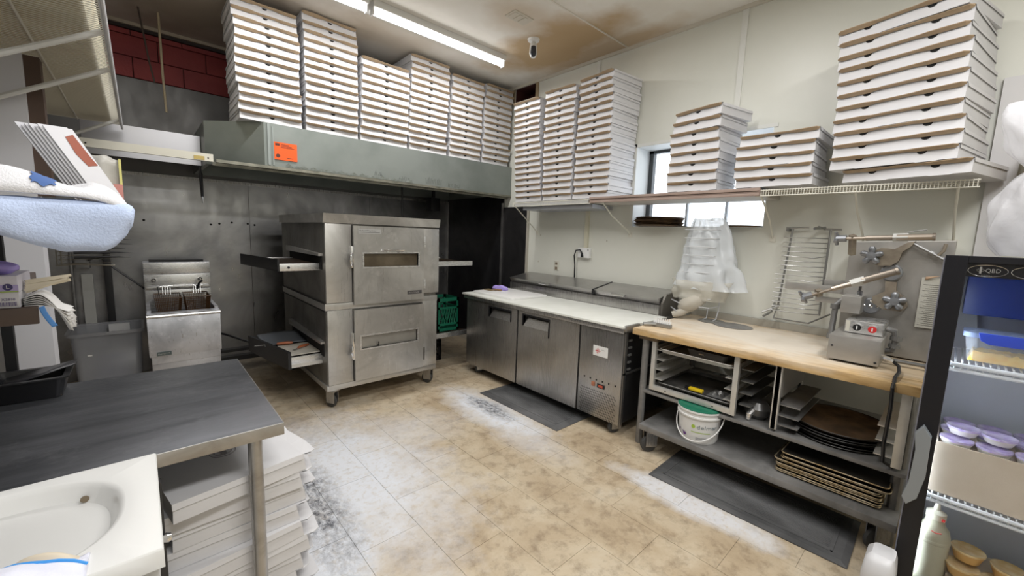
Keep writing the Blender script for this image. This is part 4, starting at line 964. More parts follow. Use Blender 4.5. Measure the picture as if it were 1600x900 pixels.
# trays in the rack
def sheet_pan(name, x0, x1, y0, y1, z, h, mats, lab, cat='tray', group=None, parent=None):
    out = [rrect(x0 + 0.012, x1 - 0.012, y0 + 0.012, y1 - 0.012, 0.02, z), rrect(x0, x1, y0, y1, 0.025, z + h)]
    inn = [rrect(x0 + 0.004, x1 - 0.004, y0 + 0.004, y1 - 0.004, 0.023, z + h), rrect(x0 + 0.015, x1 - 0.015, y0 + 0.015, y1 - 0.015, 0.02, z + 0.002)]
    e = T(O(name, loft(out + inn, capb=True, capt=True), mats[0], smooth=40), lab, cat, group)
    r = MB(); pts = rrect(x0, x1, y0, y1, 0.025, z + h); r.tube(pts + [pts[0]], 0.0035, 6, cap=False)
    O('rolled_rim', r, mats[1], e)
    return e
sheet_pan('sheet_tray', 2.86, 3.40, 0.925, 1.445, 0.765, 0.028, (P('light_tray', (0.42, 0.42, 0.41), 0.4, 0.5), P('white_rim', (0.70, 0.70, 0.68), 0.35, 0.2)), 'light aluminium tray in the upper slot of the tray rack')
sheet_pan('sheet_tray', 2.875, 3.38, 0.925, 1.445, 0.508, 0.02, (P('dark_smudged_tray', (0.10, 0.10, 0.095), 0.45, 0.5, col2=(0.22, 0.21, 0.20), scale=8, world=True), dusty_steel), 'dark smudged tray in the bottom slot of the tray rack')
dp = T(O('black_dish', loft([rrect(2.93, 3.14, 1.00, 1.25, 0.03, 0.772), rrect(2.91, 3.16, 0.98, 1.27, 0.03, 0.83), rrect(2.915, 3.155, 0.985, 1.265, 0.03, 0.83), rrect(2.935, 3.135, 1.005, 1.245, 0.03, 0.78)], capt=True), P('dish_steel', (0.30, 0.30, 0.30), 0.35, 0.7)), 'small steel dish with black lid on the upper tray', 'dish')
O('black_lid', loft([rrect(2.905, 3.165, 0.975, 1.275, 0.03, 0.832), rrect(2.92, 3.15, 0.99, 1.26, 0.03, 0.842)], capt=True), black_p, dp)
O('clip', MB().tube([(2.905, 1.16, 0.80), (2.888, 1.16, 0.815), (2.888, 1.13, 0.815), (2.905, 1.13, 0.80)], 0.005, 6), chrome, dp)
e = E('box_cutter', (2.93, 1.15, 0.525), 'yellow-handled scraper on the dark bottom tray', 'scraper')
O('handle', MB().box(2.90, 2.935, 1.12, 1.22, 0.53, 0.552), yellow_p, e, bevel=0.006)
O('grip_tip', MB().box(2.905, 2.935, 1.22, 1.25, 0.532, 0.55), black_p, e, bevel=0.004)
T(O('crumpled_foil', MB().sheet(lambda u, v: (2.92 + u * 0.18, 0.97 + v * 0.13, 0.523 + 0.03 * max(0, math.sin(PI * u) * math.sin(PI * v)) * (0.5 + noise.noise((u * 9, v * 9, 2)))), 18, 14), P('grey_scraps', (0.30, 0.30, 0.30), 0.4, 0.5)), 'crumpled grey scrap on the dark bottom tray', 'scrap')
# ricer / motor on mid shelf
e = E('mixer_attachment', (2.98, 0.79, 0.45), 'rounded metal machine part on the middle shelf between tray racks', 'machine part')
O('bowl', MB().lathe([(0.0, 0.0), (0.05, 0.0), (0.075, 0.03), (0.078, 0.07), (0.05, 0.11), (0.0, 0.12)], (3.0, 0.79, 0.451), 20), P('dark_zinc', (0.12, 0.12, 0.12), 0.35, 0.7), e)
O('spout', MB().tube([(2.94, 0.80, 0.51), (2.90, 0.81, 0.49), (2.895, 0.812, 0.455)], [0.022, 0.018, 0.012], 10), bright_steel, e)

# round pans (middle shelf) and sheet pans (lower shelf)
for i in range(7):
    z_ = 0.452 + i * 0.0125
    dx, dy = random.uniform(-0.012, 0.012), random.uniform(-0.012, 0.012)
    R0 = 0.258
    c0 = (3.15 + dx, 0.378 + dy, z_)
    o = T(O('round_pizza_pan', MB().lathe([(0.0, 0.0), (R0 - 0.012, 0.0), (R0, 0.011), (R0 + 0.003, 0.011), (R0 - 0.010, -0.001 + 0.003), (0.0, 0.003)], c0, 40), rust if i == 6 else pan_dark, smooth=40),
          '%s round dark pizza pan, %s' % (('rusty brown' if i == 6 else 'black'), ('topmost of the stack on the middle shelf' if i == 6 else '%s of the middle shelf stack' % ORD[6 - i])), 'pizza pan', 'round pizza pans on the middle shelf')
    pts = [(c0[0] + (R0 + 0.002) * math.cos(a * PI / 20), c0[1] + (R0 + 0.002) * math.sin(a * PI / 20), z_ + 0.011) for a in range(41)]
    O('rim', MB().tube(pts, 0.003, 5, cap=False), pan_dark, o)
for i in range(10):
    z_ = 0.214 + i * 0.0125; dx = random.uniform(-0.008, 0.008); dy = random.uniform(-0.008, 0.008) + (0.03 if i < 7 else 0)
    if i == 9: z_ += 0.012
    sheet_pan('sheet_pan', 2.83 + dx, 3.30 + dx, 0.10 + dy, 0.59 + dy, z_, 0.012, (pan_dark, pan_gold), 'black rectangular sheet pan with bronze rim, %s of lower shelf stack' % ORD[9 - i], 'sheet pan', 'rectangular sheet pans on the lower shelf')

# white bucket
e = E('white_bucket', (2.875, 1.11, 0.213), 'white plastic bucket with green lid edge on the lower shelf', 'bucket')
bc = (2.885, 1.115, 0.213)
O('body', MB().lathe([(0.0, 0.0), (0.118, 0.0), (0.128, 0.02), (0.138, 0.185), (0.149, 0.187), (0.149, 0.197), (0.140, 0.199), (0.141, 0.222), (0.150, 0.224), (0.150, 0.236), (0.137, 0.238), (0.120, 0.01), (0.0, 0.008)], bc, 40), white_p, e, smooth=40)
O('green_liner', MB().lathe([(0.147, 0.228), (0.149, 0.24), (0.13, 0.25), (0.0, 0.25)], bc, 40), green_p, e)
hp = []
for k in range(25):
    t = PI * k / 24 ; a = -0.25 + t
    # bail hangs down over the front
    ang = -PI / 2 + math.radians(205) * 0 
    yy = 0.152 * math.cos(t); out = 0.155 * math.sin(t)
    hp.append((bc[0] - out * 0.98 - 0.004, bc[1] + yy * 1.03 - 0.01, bc[2] + 0.20 - 0.17 * math.sin(t) ** 0.8))
O('handle', MB().tube(hp, 0.004, 6), white_p, e)
def on_bucket(ang, z_, r=0.134): return (bc[0] + r * math.cos(ang), bc[1] + r * math.sin(ang), bc[2] + z_)
A0 = math.atan2(-bc[1], -bc[0])
def wrap(name, body, size, mt, a_c, z_, sx=1.0):
    o = text(name, body, size, mt, e, (0, 0, 0), (1, 0, 0), (0, 0, 1), sx=sx)
    off = wloc(e)
    for v in o.data.vertices:
        p = v.co + off; s_ = p.x; h = p.z; d = -p.y
        q = on_bucket(a_c + s_ / 0.134, z_ + h, 0.1275 + (z_ + h) * 0.056 + 0.0012 + d)
        v.co = Vector(q) - off
wrap('bucket_lettering', 'delmar', 0.040, P('grey_lettering', (0.22, 0.26, 0.28), 0.5), A0 - 0.10, 0.115, 1.25)
gd = MB()
def bpatch(mb, a_, z_, w_, h_, n=8, rnd=False):
    for k in range(n):
        a1 = a_ + w_ / 0.134 * k / n; a2 = a_ + w_ / 0.134 * (k + 1) / n
        if rnd:
            t1, t2 = [math.sqrt(max(0, 1 - (2 * q / n - 1) ** 2)) for q in (k, k + 1)]
        else: t1 = t2 = 1
        r1 = 0.1285 + z_ * 0.058 + 0.0012
        mb.add([on_bucket(a1, z_ - h_ * t1, r1 - h_ * t1 * .058), on_bucket(a2, z_ - h_ * t2, r1 - h_ * t2 * .058), on_bucket(a2, z_ + h_ * t2, r1 + h_ * t2 * .058), on_bucket(a1, z_ + h_ * t1, r1 + h_ * t1 * .058)], [(0, 1, 2, 3)])
bpatch(gd, A0 - 0.34, 0.128, 0.026, 0.013, 8, True); bpatch(gd, A0 - 0.34, 0.088, 0.125, 0.0022, 14)
O('green_logo', gd, P('lime', (0.38, 0.55, 0.06), 0.5), e)
gd = MB(); bpatch(gd, A0 - 0.80, 0.055, 0.028, 0.011, 8, True); bpatch(gd, A0 - 0.86, 0.066, 0.014, 0.004, 4, True)
O('purple_fruit_print', gd, P('plum', (0.14, 0.05, 0.22), 0.5), e)
gd = MB(); bpatch(gd, A0 - 1.15, 0.07, 0.016, 0.010, 8, True); O('dark_fruit_print', gd, bpy.data.materials['plum'], e)
gd = MB()
for k in range(3): bpatch(gd, A0 - 0.10, 0.052 - k * 0.007, 0.07 - 0.01 * k, 0.0011, 10)
O('small_print', gd, P('print_grey', (0.2, 0.2, 0.22), 0.5), e)

# things on the wooden top
e = E('dough_tool', (2.99, 1.56, TZ), 'metal spiked dough docker lying on the wooden table corner', 'dough docker')
O('handle', MB().tube([(2.93, 1.63, TZ + 0.018), (3.0, 1.56, TZ + 0.020)], 0.014, 10), P('zinc', (0.35, 0.35, 0.34), 0.4, 0.7), e)
O('head', MB().box(2.99, 3.03, 1.44, 1.60, TZ + 0.0025, TZ + 0.032), bpy.data.materials['zinc'], e, bevel=0.004)
sp = MB()
for k in range(8):
    sp.tube([(3.01, 1.455 + k * 0.018, TZ + 0.03), (3.01, 1.455 + k * 0.018, TZ + 0.07)], [0.008, 0.004], 6)
    sp.tube([(3.02, 1.46 + k * 0.018, TZ + 0.025), (3.05, 1.46 + k * 0.018, TZ + 0.05)], [0.006, 0.002], 6)
O('spikes', sp, white_p, e)
T(O('pan_lid', MB().lathe([(0.0, 0.0), (0.13, 0.0), (0.135, 0.004), (0.13, 0.006), (0.0, 0.005)], (3.57, 1.19, TZ + 0.001), 36, sx=0.9, sy=1.1), dusty_steel, bevel=0), 'round dull metal disc lying on the wooden table near the wall', 'disc')
T(O('pan_lid', MB().lathe([(0.0, 0.0), (0.10, 0.0), (0.105, 0.004), (0.10, 0.006), (0.0, 0.005)], (3.62, 1.38, TZ + 0.001), 36), bpy.data.materials['zinc'], bevel=0), 'smaller metal disc under the bagged rack on the wooden table', 'disc')

# ================================================================ bagged rack on the wall
e = E('bagged_rack', (3.62, 1.5, 1.0), 'white wire rack hanging under the window, wrapped in clear plastic bag', 'wire rack')
w = MB()
for y in (1.36, 1.64): w.tube([(3.70, y, 1.0), (3.70, y, 1.78)], 0.006, 6)
for k in range(10): w.tube([(3.70, 1.36, 1.05 + k * 0.073), (3.52, 1.37, 1.05 + k * 0.073), (3.52, 1.63, 1.05 + k * 0.073), (3.70, 1.64, 1.05 + k * 0.073)], 0.004, 6)
w.tube([(3.70, 1.36, 1.02), (3.66, 1.36, 0.94), (3.60, 1.36, 0.935)], 0.005, 6).tube([(3.70, 1.45, 1.02), (3.66, 1.44, 0.94), (3.60, 1.44, 0.935)], 0.005, 6)
w.tube([(3.60, 1.74, 1.07), (3.45, 1.60, 1.07)], 0.006, 6).tube([(3.60, 1.74, 1.0), (3.45, 1.62, 1.0)], 0.006, 6)
O('wires', w, P('grey_white_wire', (0.55, 0.56, 0.58), 0.4, 0.3), e)
bag_m = P('clear_plastic_bag', (0.80, 0.84, 0.88), 0.22, alpha=0.58, bump=0.6, bscale=9)
bag_old = P('yellowed_plastic_bag', (0.70, 0.67, 0.58), 0.35, alpha=0.5, bump=0.4, bscale=12)
def bagfn(cx, cy, z0, z1, w0, w1, d0, d1, sk, amp, seed):
    def f(u, v):
        a = u * 2 * PI; t = v
        wy = w0 + (w1 - w0) * t; wx = d0 + (d1 - d0) * t
        nn = noise.noise((math.cos(a) * 1.8 + seed, math.sin(a) * 1.8, v * 3.5)) * amp + noise.noise((a * 2.5, v * 9, seed)) * amp * 0.35
        fold = 0.5 * amp * math.sin(a * 7 + v * 3)
        r = 1 + (nn + fold) / max(wy, 0.05)
        return (cx + wx * math.cos(a) * r, cy + sk * (1 - t) + wy * math.sin(a) * r, z0 + (z1 - z0) * t + nn * 0.4)
    return f
O('plastic_bag', MB().sheet(bagfn(3.66, 1.50, 1.20, 1.81, 0.27, 0.12, 0.155, 0.10, -0.06, 0.05, 1.0), 64, 26), bag_m, e, smooth=180)
O('bag_top', MB().sheet(lambda u, v: (3.60 + 0.13 * v + 0.01 * math.sin(u * 14), 1.38 + 0.24 * u, 1.80 + 0.01 * math.sin(u * 9)), 14, 4), bag_m, e, smooth=180)
O('bag_bottom', MB().sheet(bagfn(3.64, 1.50, 1.10, 1.27, 0.21, 0.255, 0.13, 0.16, 0.02, 0.03, 4.0), 48, 8), bag_old, e, smooth=180)
O('cloth_bundle', MB().sheet(lambda u, v: (3.56 + 0.10 * math.cos(u * 2 * PI) * math.sin(PI * min(.98, max(.02, v))) ** .6, 1.60 - 0.12 * v + (0.10 + 0.02 * noise.noise((u * 6, v * 4, 0))) * math.sin(u * 2 * PI) * math.sin(PI * min(.98, max(.02, v))) ** .6, 0.965 + 0.20 * v + 0.015 * noise.noise((u * 7, v * 6, 3))), 24, 14),
  P('dirty_cream_glove', (0.46, 0.43, 0.37), 0.7), e, smooth=80)
O('glove_cuff', MB().tube([(3.47, 1.66, 0.955), (3.50, 1.60, 0.98), (3.56, 1.52, 1.07)], [0.028, 0.035, 0.05], 12), bpy.data.materials['dirty_cream_glove'], e)

# ================================================================ wire roller rack on the wall
e = E('wall_peg_rack', (3.78, 0.79, 1.05), 'tall wire rack with many rungs hung on the wall left of the machine', 'wire rack')
w = MB()
w.tube([(3.80, 0.905, 1.73), (3.78, 0.94, 1.10)], 0.008, 8).tube([(3.80, 0.665, 1.73), (3.78, 0.665, 1.08)], 0.008, 8)
w.tube([(3.80, 0.95, 1.735), (3.80, 0.80, 1.74)], 0.006, 8).tube([(3.76, 0.93, 1.72), (3.84, 0.92, 1.72)], 0.012, 8).tube([(3.74, 0.73, 1.745), (3.80, 0.70, 1.73), (3.80, 0.60, 1.725)], 0.008, 8).tube([(3.70, 0.745, 1.73), (3.84, 0.71, 1.74)], 0.010, 8)
for k in range(17):
    z_ = 1.66 - k * 0.036; dz = (k % 5 == 4) * 0.012; ex = 0.035 if k > 7 else 0.0
    w.tube([(3.80, 0.665, z_ + dz), (3.74, 0.74, z_ - dz * 0.5), (3.72, 0.80, z_), (3.73 - ex, 0.94 + ex * 0.6, z_ + 0.003), (3.80, 0.93, z_)], 0.0038, 6)
w.tube([(3.80, 0.95, 1.09), (3.66, 0.93, 1.03), (3.64, 0.70, 1.03), (3.78, 0.60, 1.10)], 0.006, 8)
w.tube([(3.80, 0.97, 1.13), (3.70, 0.96, 1.07), (3.62, 0.99, 1.04)], 0.010, 6).tube([(3.74, 0.92, 1.12), (3.68, 1.02, 1.06)], 0.008, 6)
O('wires', w, P('steel_wire', (0.36, 0.36, 0.35), 0.3, 0.8), e)

# ================================================================ dough sheeter
sh = E('dough_sheeter', (3.3, 0.28, TZ), 'grey upright dough sheeter machine with knobs on the wooden table', 'dough sheeter')
O('back_plate', MB().add([(3.47, 0.50, TZ + 0.01), (3.44, 0.02, TZ + 0.01), (3.44, 0.02, 1.66), (3.45, 0.49, 1.64), (3.80, 0.50, TZ + 0.01), (3.80, 0.02, TZ + 0.01), (3.78, 0.02, 1.66), (3.78, 0.49, 1.64)],
  [(0, 1, 2, 3), (4, 7, 6, 5), (0, 3, 7, 4), (1, 5, 6, 2), (3, 2, 6, 7), (0, 4, 5, 1)]), sheeter_steel, sh, bevel=0.004, smooth=0)
O('motor_housing', MB().box(3.02, 3.44, 0.235, 0.47, TZ + 0.015, 1.085), sheeter_steel, sh, bevel=0.004)
O('housing_foot', MB().box(3.06, 3.42, 0.26, 0.44, TZ + 0.001, TZ + 0.015), black_m, sh)
O('housing_screw', MB().lathe([(0.007, 0), (0.0, -0.004)], (3.02, 0.45, 1.02), 8, 'x').lathe([(0.007, 0), (0.0, -0.004)], (3.02, 0.25, 0.96), 8, 'x'), black_m, sh)
sw = O('switch_box', MB().box(3.17, 3.40, 0.245, 0.425, 1.088, 1.165), bright_steel, sh, bevel=0.008)
for y, mt, nm in ((0.365, black_p, 'black_button'), (0.295, red_p, 'red_button')):
    b_ = O(nm, MB().lathe([(0.020, 0.0), (0.020, -0.012), (0.0, -0.014)], (3.17, y, 1.125), 20, 'x'), mt, sw)
    O('button_mark', MB().box(3.1545, 3.1555, y - 0.003, y + 0.003, 1.115, 1.136), white_p, sw)
    O('button_ring', MB().lathe([(0.027, 0.0), (0.027, -0.005), (0.021, -0.007)], (3.17, y, 1.125), 20, 'x'), bright_steel, sw)
O('corner_marks', MB().box(3.168, 3.1705, 0.40, 0.42, 1.095, 1.16), P('light_tag', (0.6, 0.58, 0.5), 0.6), sw)
O('upper_box', MB().box(3.28, 3.45, 0.375, 0.475, 1.19, 1.30), sheeter_steel, sh, bevel=0.008)
O('upper_box_post', MB().tube([(3.36, 0.40, 1.30), (3.36, 0.40, 1.36)], 0.008, 8).lathe([(0.016, 0), (0.016, 0.03)], (3.36, 0.40, 1.30), 10), chrome, sh)
O('vertical_pipe', MB().tube([(3.34, 0.495, 0.98), (3.36, 0.515, 1.03), (3.36, 0.51, 1.22), (3.38, 0.48, 1.26)], 0.017, 10).lathe([(0.026, 0), (0.026, 0.03)], (3.36, 0.512, 1.20), 12).lathe([(0.024, 0), (0.024, 0.03)], (3.355, 0.512, 1.0), 12), P('pipe_grey', (0.24, 0.24, 0.24), 0.4, 0.6), sh)
mg = bpy.data.materials['pipe_grey']
O('conduit_fittings', MB().tube([(3.26, 0.24, 1.13), (3.26, 0.205, 1.12), (3.27, 0.195, 1.06), (3.27, 0.205, 1.0), (3.28, 0.24, 0.99)], 0.018, 10).tube([(3.27, 0.195, 1.09), (3.27, 0.195, 1.065)], 0.027, 10).tube([(3.27, 0.197, 1.04), (3.27, 0.20, 1.02)], 0.027, 10), mg, sh)
O('cord_gland', MB().tube([(3.10, 0.24, 0.985), (3.09, 0.20, 0.982), (3.085, 0.18, 0.975)], [0.020, 0.016, 0.010], 10), chrome, sh)
O('base_rod', MB().tube([(3.22, 0.235, 0.955), (3.22, 0.03, 0.955)], 0.011, 8).tube([(3.22, 0.06, 0.955), (3.22, 0.03, 0.955)], 0.016, 10), mg, sh)
def star(c, r, mt, nm='star_knob'):
    m_ = MB(); x, y, z_ = c
    m_.lathe([(0.0, -0.03), (r * 0.42, -0.028), (r * 0.5, -0.01), (r * 0.42, 0.0)], c, 16, 'x')
    for k in range(5):
        a = k * 2 * PI / 5 + 0.3
        m_.tube([(x - 0.012, y + r * 0.3 * math.cos(a), z_ + r * 0.3 * math.sin(a)), (x - 0.014, y + r * 0.8 * math.cos(a), z_ + r * 0.8 * math.sin(a)), (x - 0.014, y + r * 1.02 * math.cos(a), z_ + r * 1.02 * math.sin(a))], [r * 0.26, r * 0.36, r * 0.20], 10)
    return O(nm, m_, mt, sh, smooth=50)
knob_m = P('zinc_knob', (0.27, 0.28, 0.30), 0.4, 0.7)
brass = P('oxidised_bronze', (0.24, 0.20, 0.16), 0.5, 0.5, col2=(0.32, 0.28, 0.22), scale=20, world=True)
X_ = 3.40
def arc_arm(cy, cz, pts, nm='quadrant_arm'):
    return O(nm, MB().prism(pts, X_ - 0.01, X_ + 0.045, 'x'), brass, sh, smooth=40)
arc_arm(0, 0, [(0.37, 1.58), (0.33, 1.605), (0.27, 1.60), (0.22, 1.64), (0.185, 1.65), (0.20, 1.62), (0.235, 1.585), (0.245, 1.53), (0.275, 1.50), (0.33, 1.495), (0.35, 1.50), (0.33, 1.525), (0.355, 1.55)])
arc_arm(0, 0, [(0.29, 1.40), (0.285, 1.34), (0.34, 1.30), (0.335, 1.26), (0.28, 1.225), (0.20, 1.225), (0.175, 1.26), (0.19, 1.31), (0.235, 1.345), (0.24, 1.40)])
star((X_ - 0.015, 0.37, 1.555), 0.055, knob_m); star((X_ - 0.015, 0.235, 1.285), 0.055, knob_m)
O('hub_plate', MB().lathe([(0.052, 0.0), (0.052, -0.03), (0.045, -0.036), (0.0, -0.036)], (X_ + 0.05, 0.272, 1.455), 24, 'x'), knob_m, sh)
hp_ = O('hub_plate', MB().lathe([(0.050, 0.0), (0.050, -0.03), (0.043, -0.036), (0.0, -0.036)], (X_ + 0.055, 0.345, 1.235), 24, 'x'), knob_m, sh)
O('hub_bolts', MB().lathe([(0.008, 0), (0, -0.006)], (X_ + 0.019, 0.375, 1.235), 8, 'x').lathe([(0.008, 0), (0, -0.006)], (X_ + 0.019, 0.315, 1.235), 8, 'x').lathe([(0.008, 0), (0, -0.006)], (X_ + 0.019, 0.345, 1.265), 8, 'x').lathe([(0.012, 0), (0, -0.008)], (X_ + 0.019, 0.345, 1.235), 8, 'x'), chrome, hp_)
rod_m = P('bronze_rod', (0.38, 0.33, 0.28), 0.35, 0.8)
def roller(a, b, tag_t, bracket):
    a = Vector(a); b = Vector(b); d = b - a
    O('roller_rod', MB().tube([a, a + d * 0.30], 0.010, 10).tube([a + d * 0.28, a + d * 0.62], 0.015, 12).tube([a + d * 0.62, b], [0.019, 0.019], 12).tube([b - d * 0.02, b + d * 0.01], 0.022, 12), rod_m, sh)
    s_ = a + d * tag_t; e_ = a + d * (tag_t + 0.16)
    O('paper_tag', MB().tube([s_, e_], 0.024, 4), P('tag_%d' % int(tag_t * 100), (0.55, 0.55, 0.53), 0.5, 0.3), sh)
    k = MB()
    k.tube([a - d.normalized() * 0.03, a + d.normalized() * 0.02], 0.022, 10)
    for q in range(4):
        an = q * PI / 2 + 0.5; c_ = a - d.normalized() * 0.03
        u_ = Vector((1, 0, 0)); w_ = d.normalized().cross(u_)
        k.tube([c_, c_ + (u_ * math.cos(an) + w_ * math.sin(an)) * 0.045], [0.012, 0.009], 8)
    O('star_knob', k, knob_m, sh)
    O('rod_bracket', MB().tube([a + d * 0.12 + Vector((0, 0, 0.02)), a + d * 0.12 + Vector(bracket)], 0.02, 4), brass, sh)
roller((3.28, 0.51, 1.655), (3.26, 0.105, 1.675), 0.58, (0.06, 0, -0.10))
roller((3.09, 0.61, 1.292), (3.16, 0.225, 1.478), 0.50, (0.02, 0.0, -0.02))
O('infeed_plate', MB().box(3.50, 3.515, 0.48, 0.84, 1.285, 1.335).box(3.55, 3.57, 0.48, 0.62, 1.33, 1.375).box(3.55, 3.57, 0.48, 0.66, 1.21, 1.25), sheeter_steel, sh, bevel=0.002)
O('chute_strut', MB().tube([(3.42, 0.20, 1.64), (3.42, -0.02, 1.50)], 0.008, 8).tube([(3.42, 0.12, 1.59), (3.42, 0.105, 1.58)], 0.014, 8), mg, sh)
O('thin_rod', MB().tube([(3.30, 0.22, 1.70), (3.28, 0.14, 1.715)], 0.003, 6), mg, sh)
O('gauge_arc', MB().tube([(3.42, 0.06, 1.64), (3.42, 0.065, 1.60), (3.42, 0.09, 1.565)], 0.008, 6), brass, sh)
nb = O('notice', MB().box(3.432, 3.436, 0.045, 0.135, 1.14, 1.44), P('aged_notice', (0.48, 0.47, 0.42), 0.7), sh, label='aged cream instruction notice')
nl = MB()
for k in range(22): nl.box(3.4305, 3.4325, 0.055, 0.125 - 0.012 * (k % 3), 1.155 + k * 0.0115, 1.158 + k * 0.0115)
O('fine_print', nl, P('faded_ink', (0.22, 0.21, 0.19), 0.7), nb)
T(O('torn_tape', MB().sheet(lambda u, v: (3.425 - 0.01 * u, 0.12 - 0.06 * u, 1.425 + 0.03 * u + 0.02 * v * (1 - u)), 4, 2), P('tan_tape', (0.50, 0.34, 0.22), 0.6), nb, solid=0.001))
T(O('power_cord', MB().tube([(3.085, 0.18, 0.975), (3.06, 0.155, 0.96), (2.98, 0.145, 0.945), (2.84, 0.15, 0.945), (2.775, 0.15, 0.90), (2.77, 0.145, 0.80), (2.78, 0.15, 0.60), (2.80, 0.145, 0.50), (2.86, 0.11, 0.46), (3.0, 0.09, 0.457)], 0.0085, 8), black_p), 'black power cord hanging from the dough machine over the table edge', 'cord')

# ================================================================ wall shelf
ws = E('wall_shelf', (3.62, 1.85, 1.95), 'long wire wall shelf with brown-edged middle holding pizza boxes', 'wall shelf')
SZ = 1.998
w = MB()
for (ya, yb) in ((2.56, 3.75), (-0.03, 1.07)):
    for x in (3.40, 3.52, 3.64, 3.76, 3.84): w.tube([(x, ya, SZ - 0.006), (x, yb, SZ - 0.006)], 0.004, 6)
    w.tube([(3.398, ya, SZ - 0.045), (3.398, yb, SZ - 0.045)], 0.004, 6)
T(O('long_wires', w, cream_paint, ws), kind='stuff')
w = MB(); y = -0.02
while y < 3.75:
    if y < 1.07 or y > 2.56:
        w.tube([(3.845, y, SZ - 0.001), (3.40, y, SZ - 0.001), (3.396, y, SZ - 0.047)], 0.0022, 4)
    y += 0.0165
T(O('cross_wires', w, cream_paint, ws), kind='stuff')
O('middle_board', MB().box(3.41, 3.84, 1.03, 2.58, SZ - 0.04, SZ - 0.004), P('board_under', (0.50, 0.47, 0.42), 0.6), ws)
O('brown_edge_strip', MB().box(3.375, 3.41, 1.04, 2.575, SZ - 0.008, SZ + 0.014).box(3.385, 3.41, 1.04, 2.575, SZ - 0.022, SZ - 0.010).box(3.375, 3.41, 1.04, 2.575, SZ - 0.044, SZ - 0.024), P('brown_trim', (0.30, 0.22, 0.185), 0.5, col2=(0.38, 0.29, 0.25), scale=10, mscale=(1, 0.5, 8), world=True), ws, bevel=0.002)
O('grey_front_lip', MB().box(3.40, 3.404, 2.60, 3.70, SZ - 0.04, SZ - 0.012), P('lip_grey', (0.52, 0.53, 0.55), 0.35, 0.4), ws)
O('grey_tray_under', MB().box(3.44, 3.80, 2.58, 3.60, SZ - 0.09, SZ - 0.05), P('tray_grey', (0.38, 0.39, 0.42), 0.4, 0.3), ws)
for y, yt in ((3.74, 3.74), (2.37, 2.45), (1.05, 1.05), (0.48, 0.50), (0.04, 0.05)):
    zb = 1.655
    b_ = O('bracket', MB().tube([(3.41, yt, SZ - 0.02), (3.60, yt, 1.84), (3.80, y, 1.69), (3.842, y, zb)] if yt != 1.05 else [(3.41, yt, SZ - 0.02), (3.56, yt, 1.90), (3.74, y, 1.78), (3.842, y, zb)], 0.007, 8), cream_paint, ws)
    O('bracket_foot', MB().box(3.842, 3.85, y - 0.022, y + 0.022, zb - 0.03, zb + 0.02), cream_paint, b_)

# pans on the sill
for i in range(6):
    z_ = 1.744 + i * 0.0150
    T(O('sill_pan', MB().lathe([(0.0, 0.0), (0.215, 0.0), (0.23, 0.011), (0.238, 0.011), (0.224, -0.0), (0.0, 0.003)], (3.89 + random.uniform(-0.008, 0.008), 2.08 + random.uniform(-0.01, 0.01), z_), 36), rust, smooth=40),
      'round dark brown pan, %s of the stack on the window sill' % ORD[5 - i], 'pan', 'round pans stacked on the window sill')
T(O('sill_pan', MB().lathe([(0.0, 0.0), (0.16, 0.0), (0.172, 0.012), (0.175, 0.012), (0.165, 0.0), (0.0, 0.003)], (3.92, 1.315, 1.743), 36), rust, smooth=40), 'single flat dark pan at the right end of the window sill', 'pan')

# outlets
e = E('outlet_box', (3.83, 2.92, 1.36), 'white surface outlet box with black plug and pipe above', 'outlet')
O('box', MB().box(3.80, 3.85, 2.86, 3.02, 1.375, 1.49), white_p, e, bevel=0.004)
O('riser_channel', MB().box(3.82, 3.85, 2.91, 2.955, 1.49, 1.99), P('cream_channel', (0.66, 0.63, 0.50), 0.5), e)
O('switch', MB().box(3.796, 3.80, 2.868, 2.878, 1.46, 1.475), black_p, e)
T(O('plug_cord', MB().tube([(3.80, 2.95, 1.40), (3.785, 2.95, 1.43), (3.775, 2.97, 1.465), (3.775, 3.03, 1.455), (3.80, 3.07, 1.39), (3.82, 3.07, 1.28), (3.825, 3.07, 1.13)], 0.008, 8).tube([(3.795, 2.95, 1.385), (3.79, 2.95, 1.43)], [0.018, 0.010], 8), black_p), 'black cord plugged into the white outlet behind the prep table', 'cord')
e = E('wall_outlet', (3.845, 3.38, 1.18), 'yellowed double wall outlet behind the prep table lids', 'outlet')
O('plate', MB().box(3.843, 3.85, 3.345, 3.42, 1.19, 1.31), P('aged_plate', (0.62, 0.60, 0.52), 0.5), e, bevel=0.002)
O('sockets', MB().box(3.841, 3.844, 3.365, 3.40, 1.20, 1.235).box(3.841, 3.8435, 3.365, 3.40, 1.26, 1.29), P('socket_brown', (0.20, 0.15, 0.10), 0.6), e)
for y, z_ in ((3.68, 1.62), (2.97, 1.6), (2.66, 1.58), (3.7, 1.28)):
    O('trim_mark', MB().box(3.848, 3.851, y - 0.008, y + 0.008, z_ - 0.01, z_ + 0.01), P('wall_mark_%d' % int(z_ * 100 + y), (0.5, 0.47, 0.40), 0.6), wright)

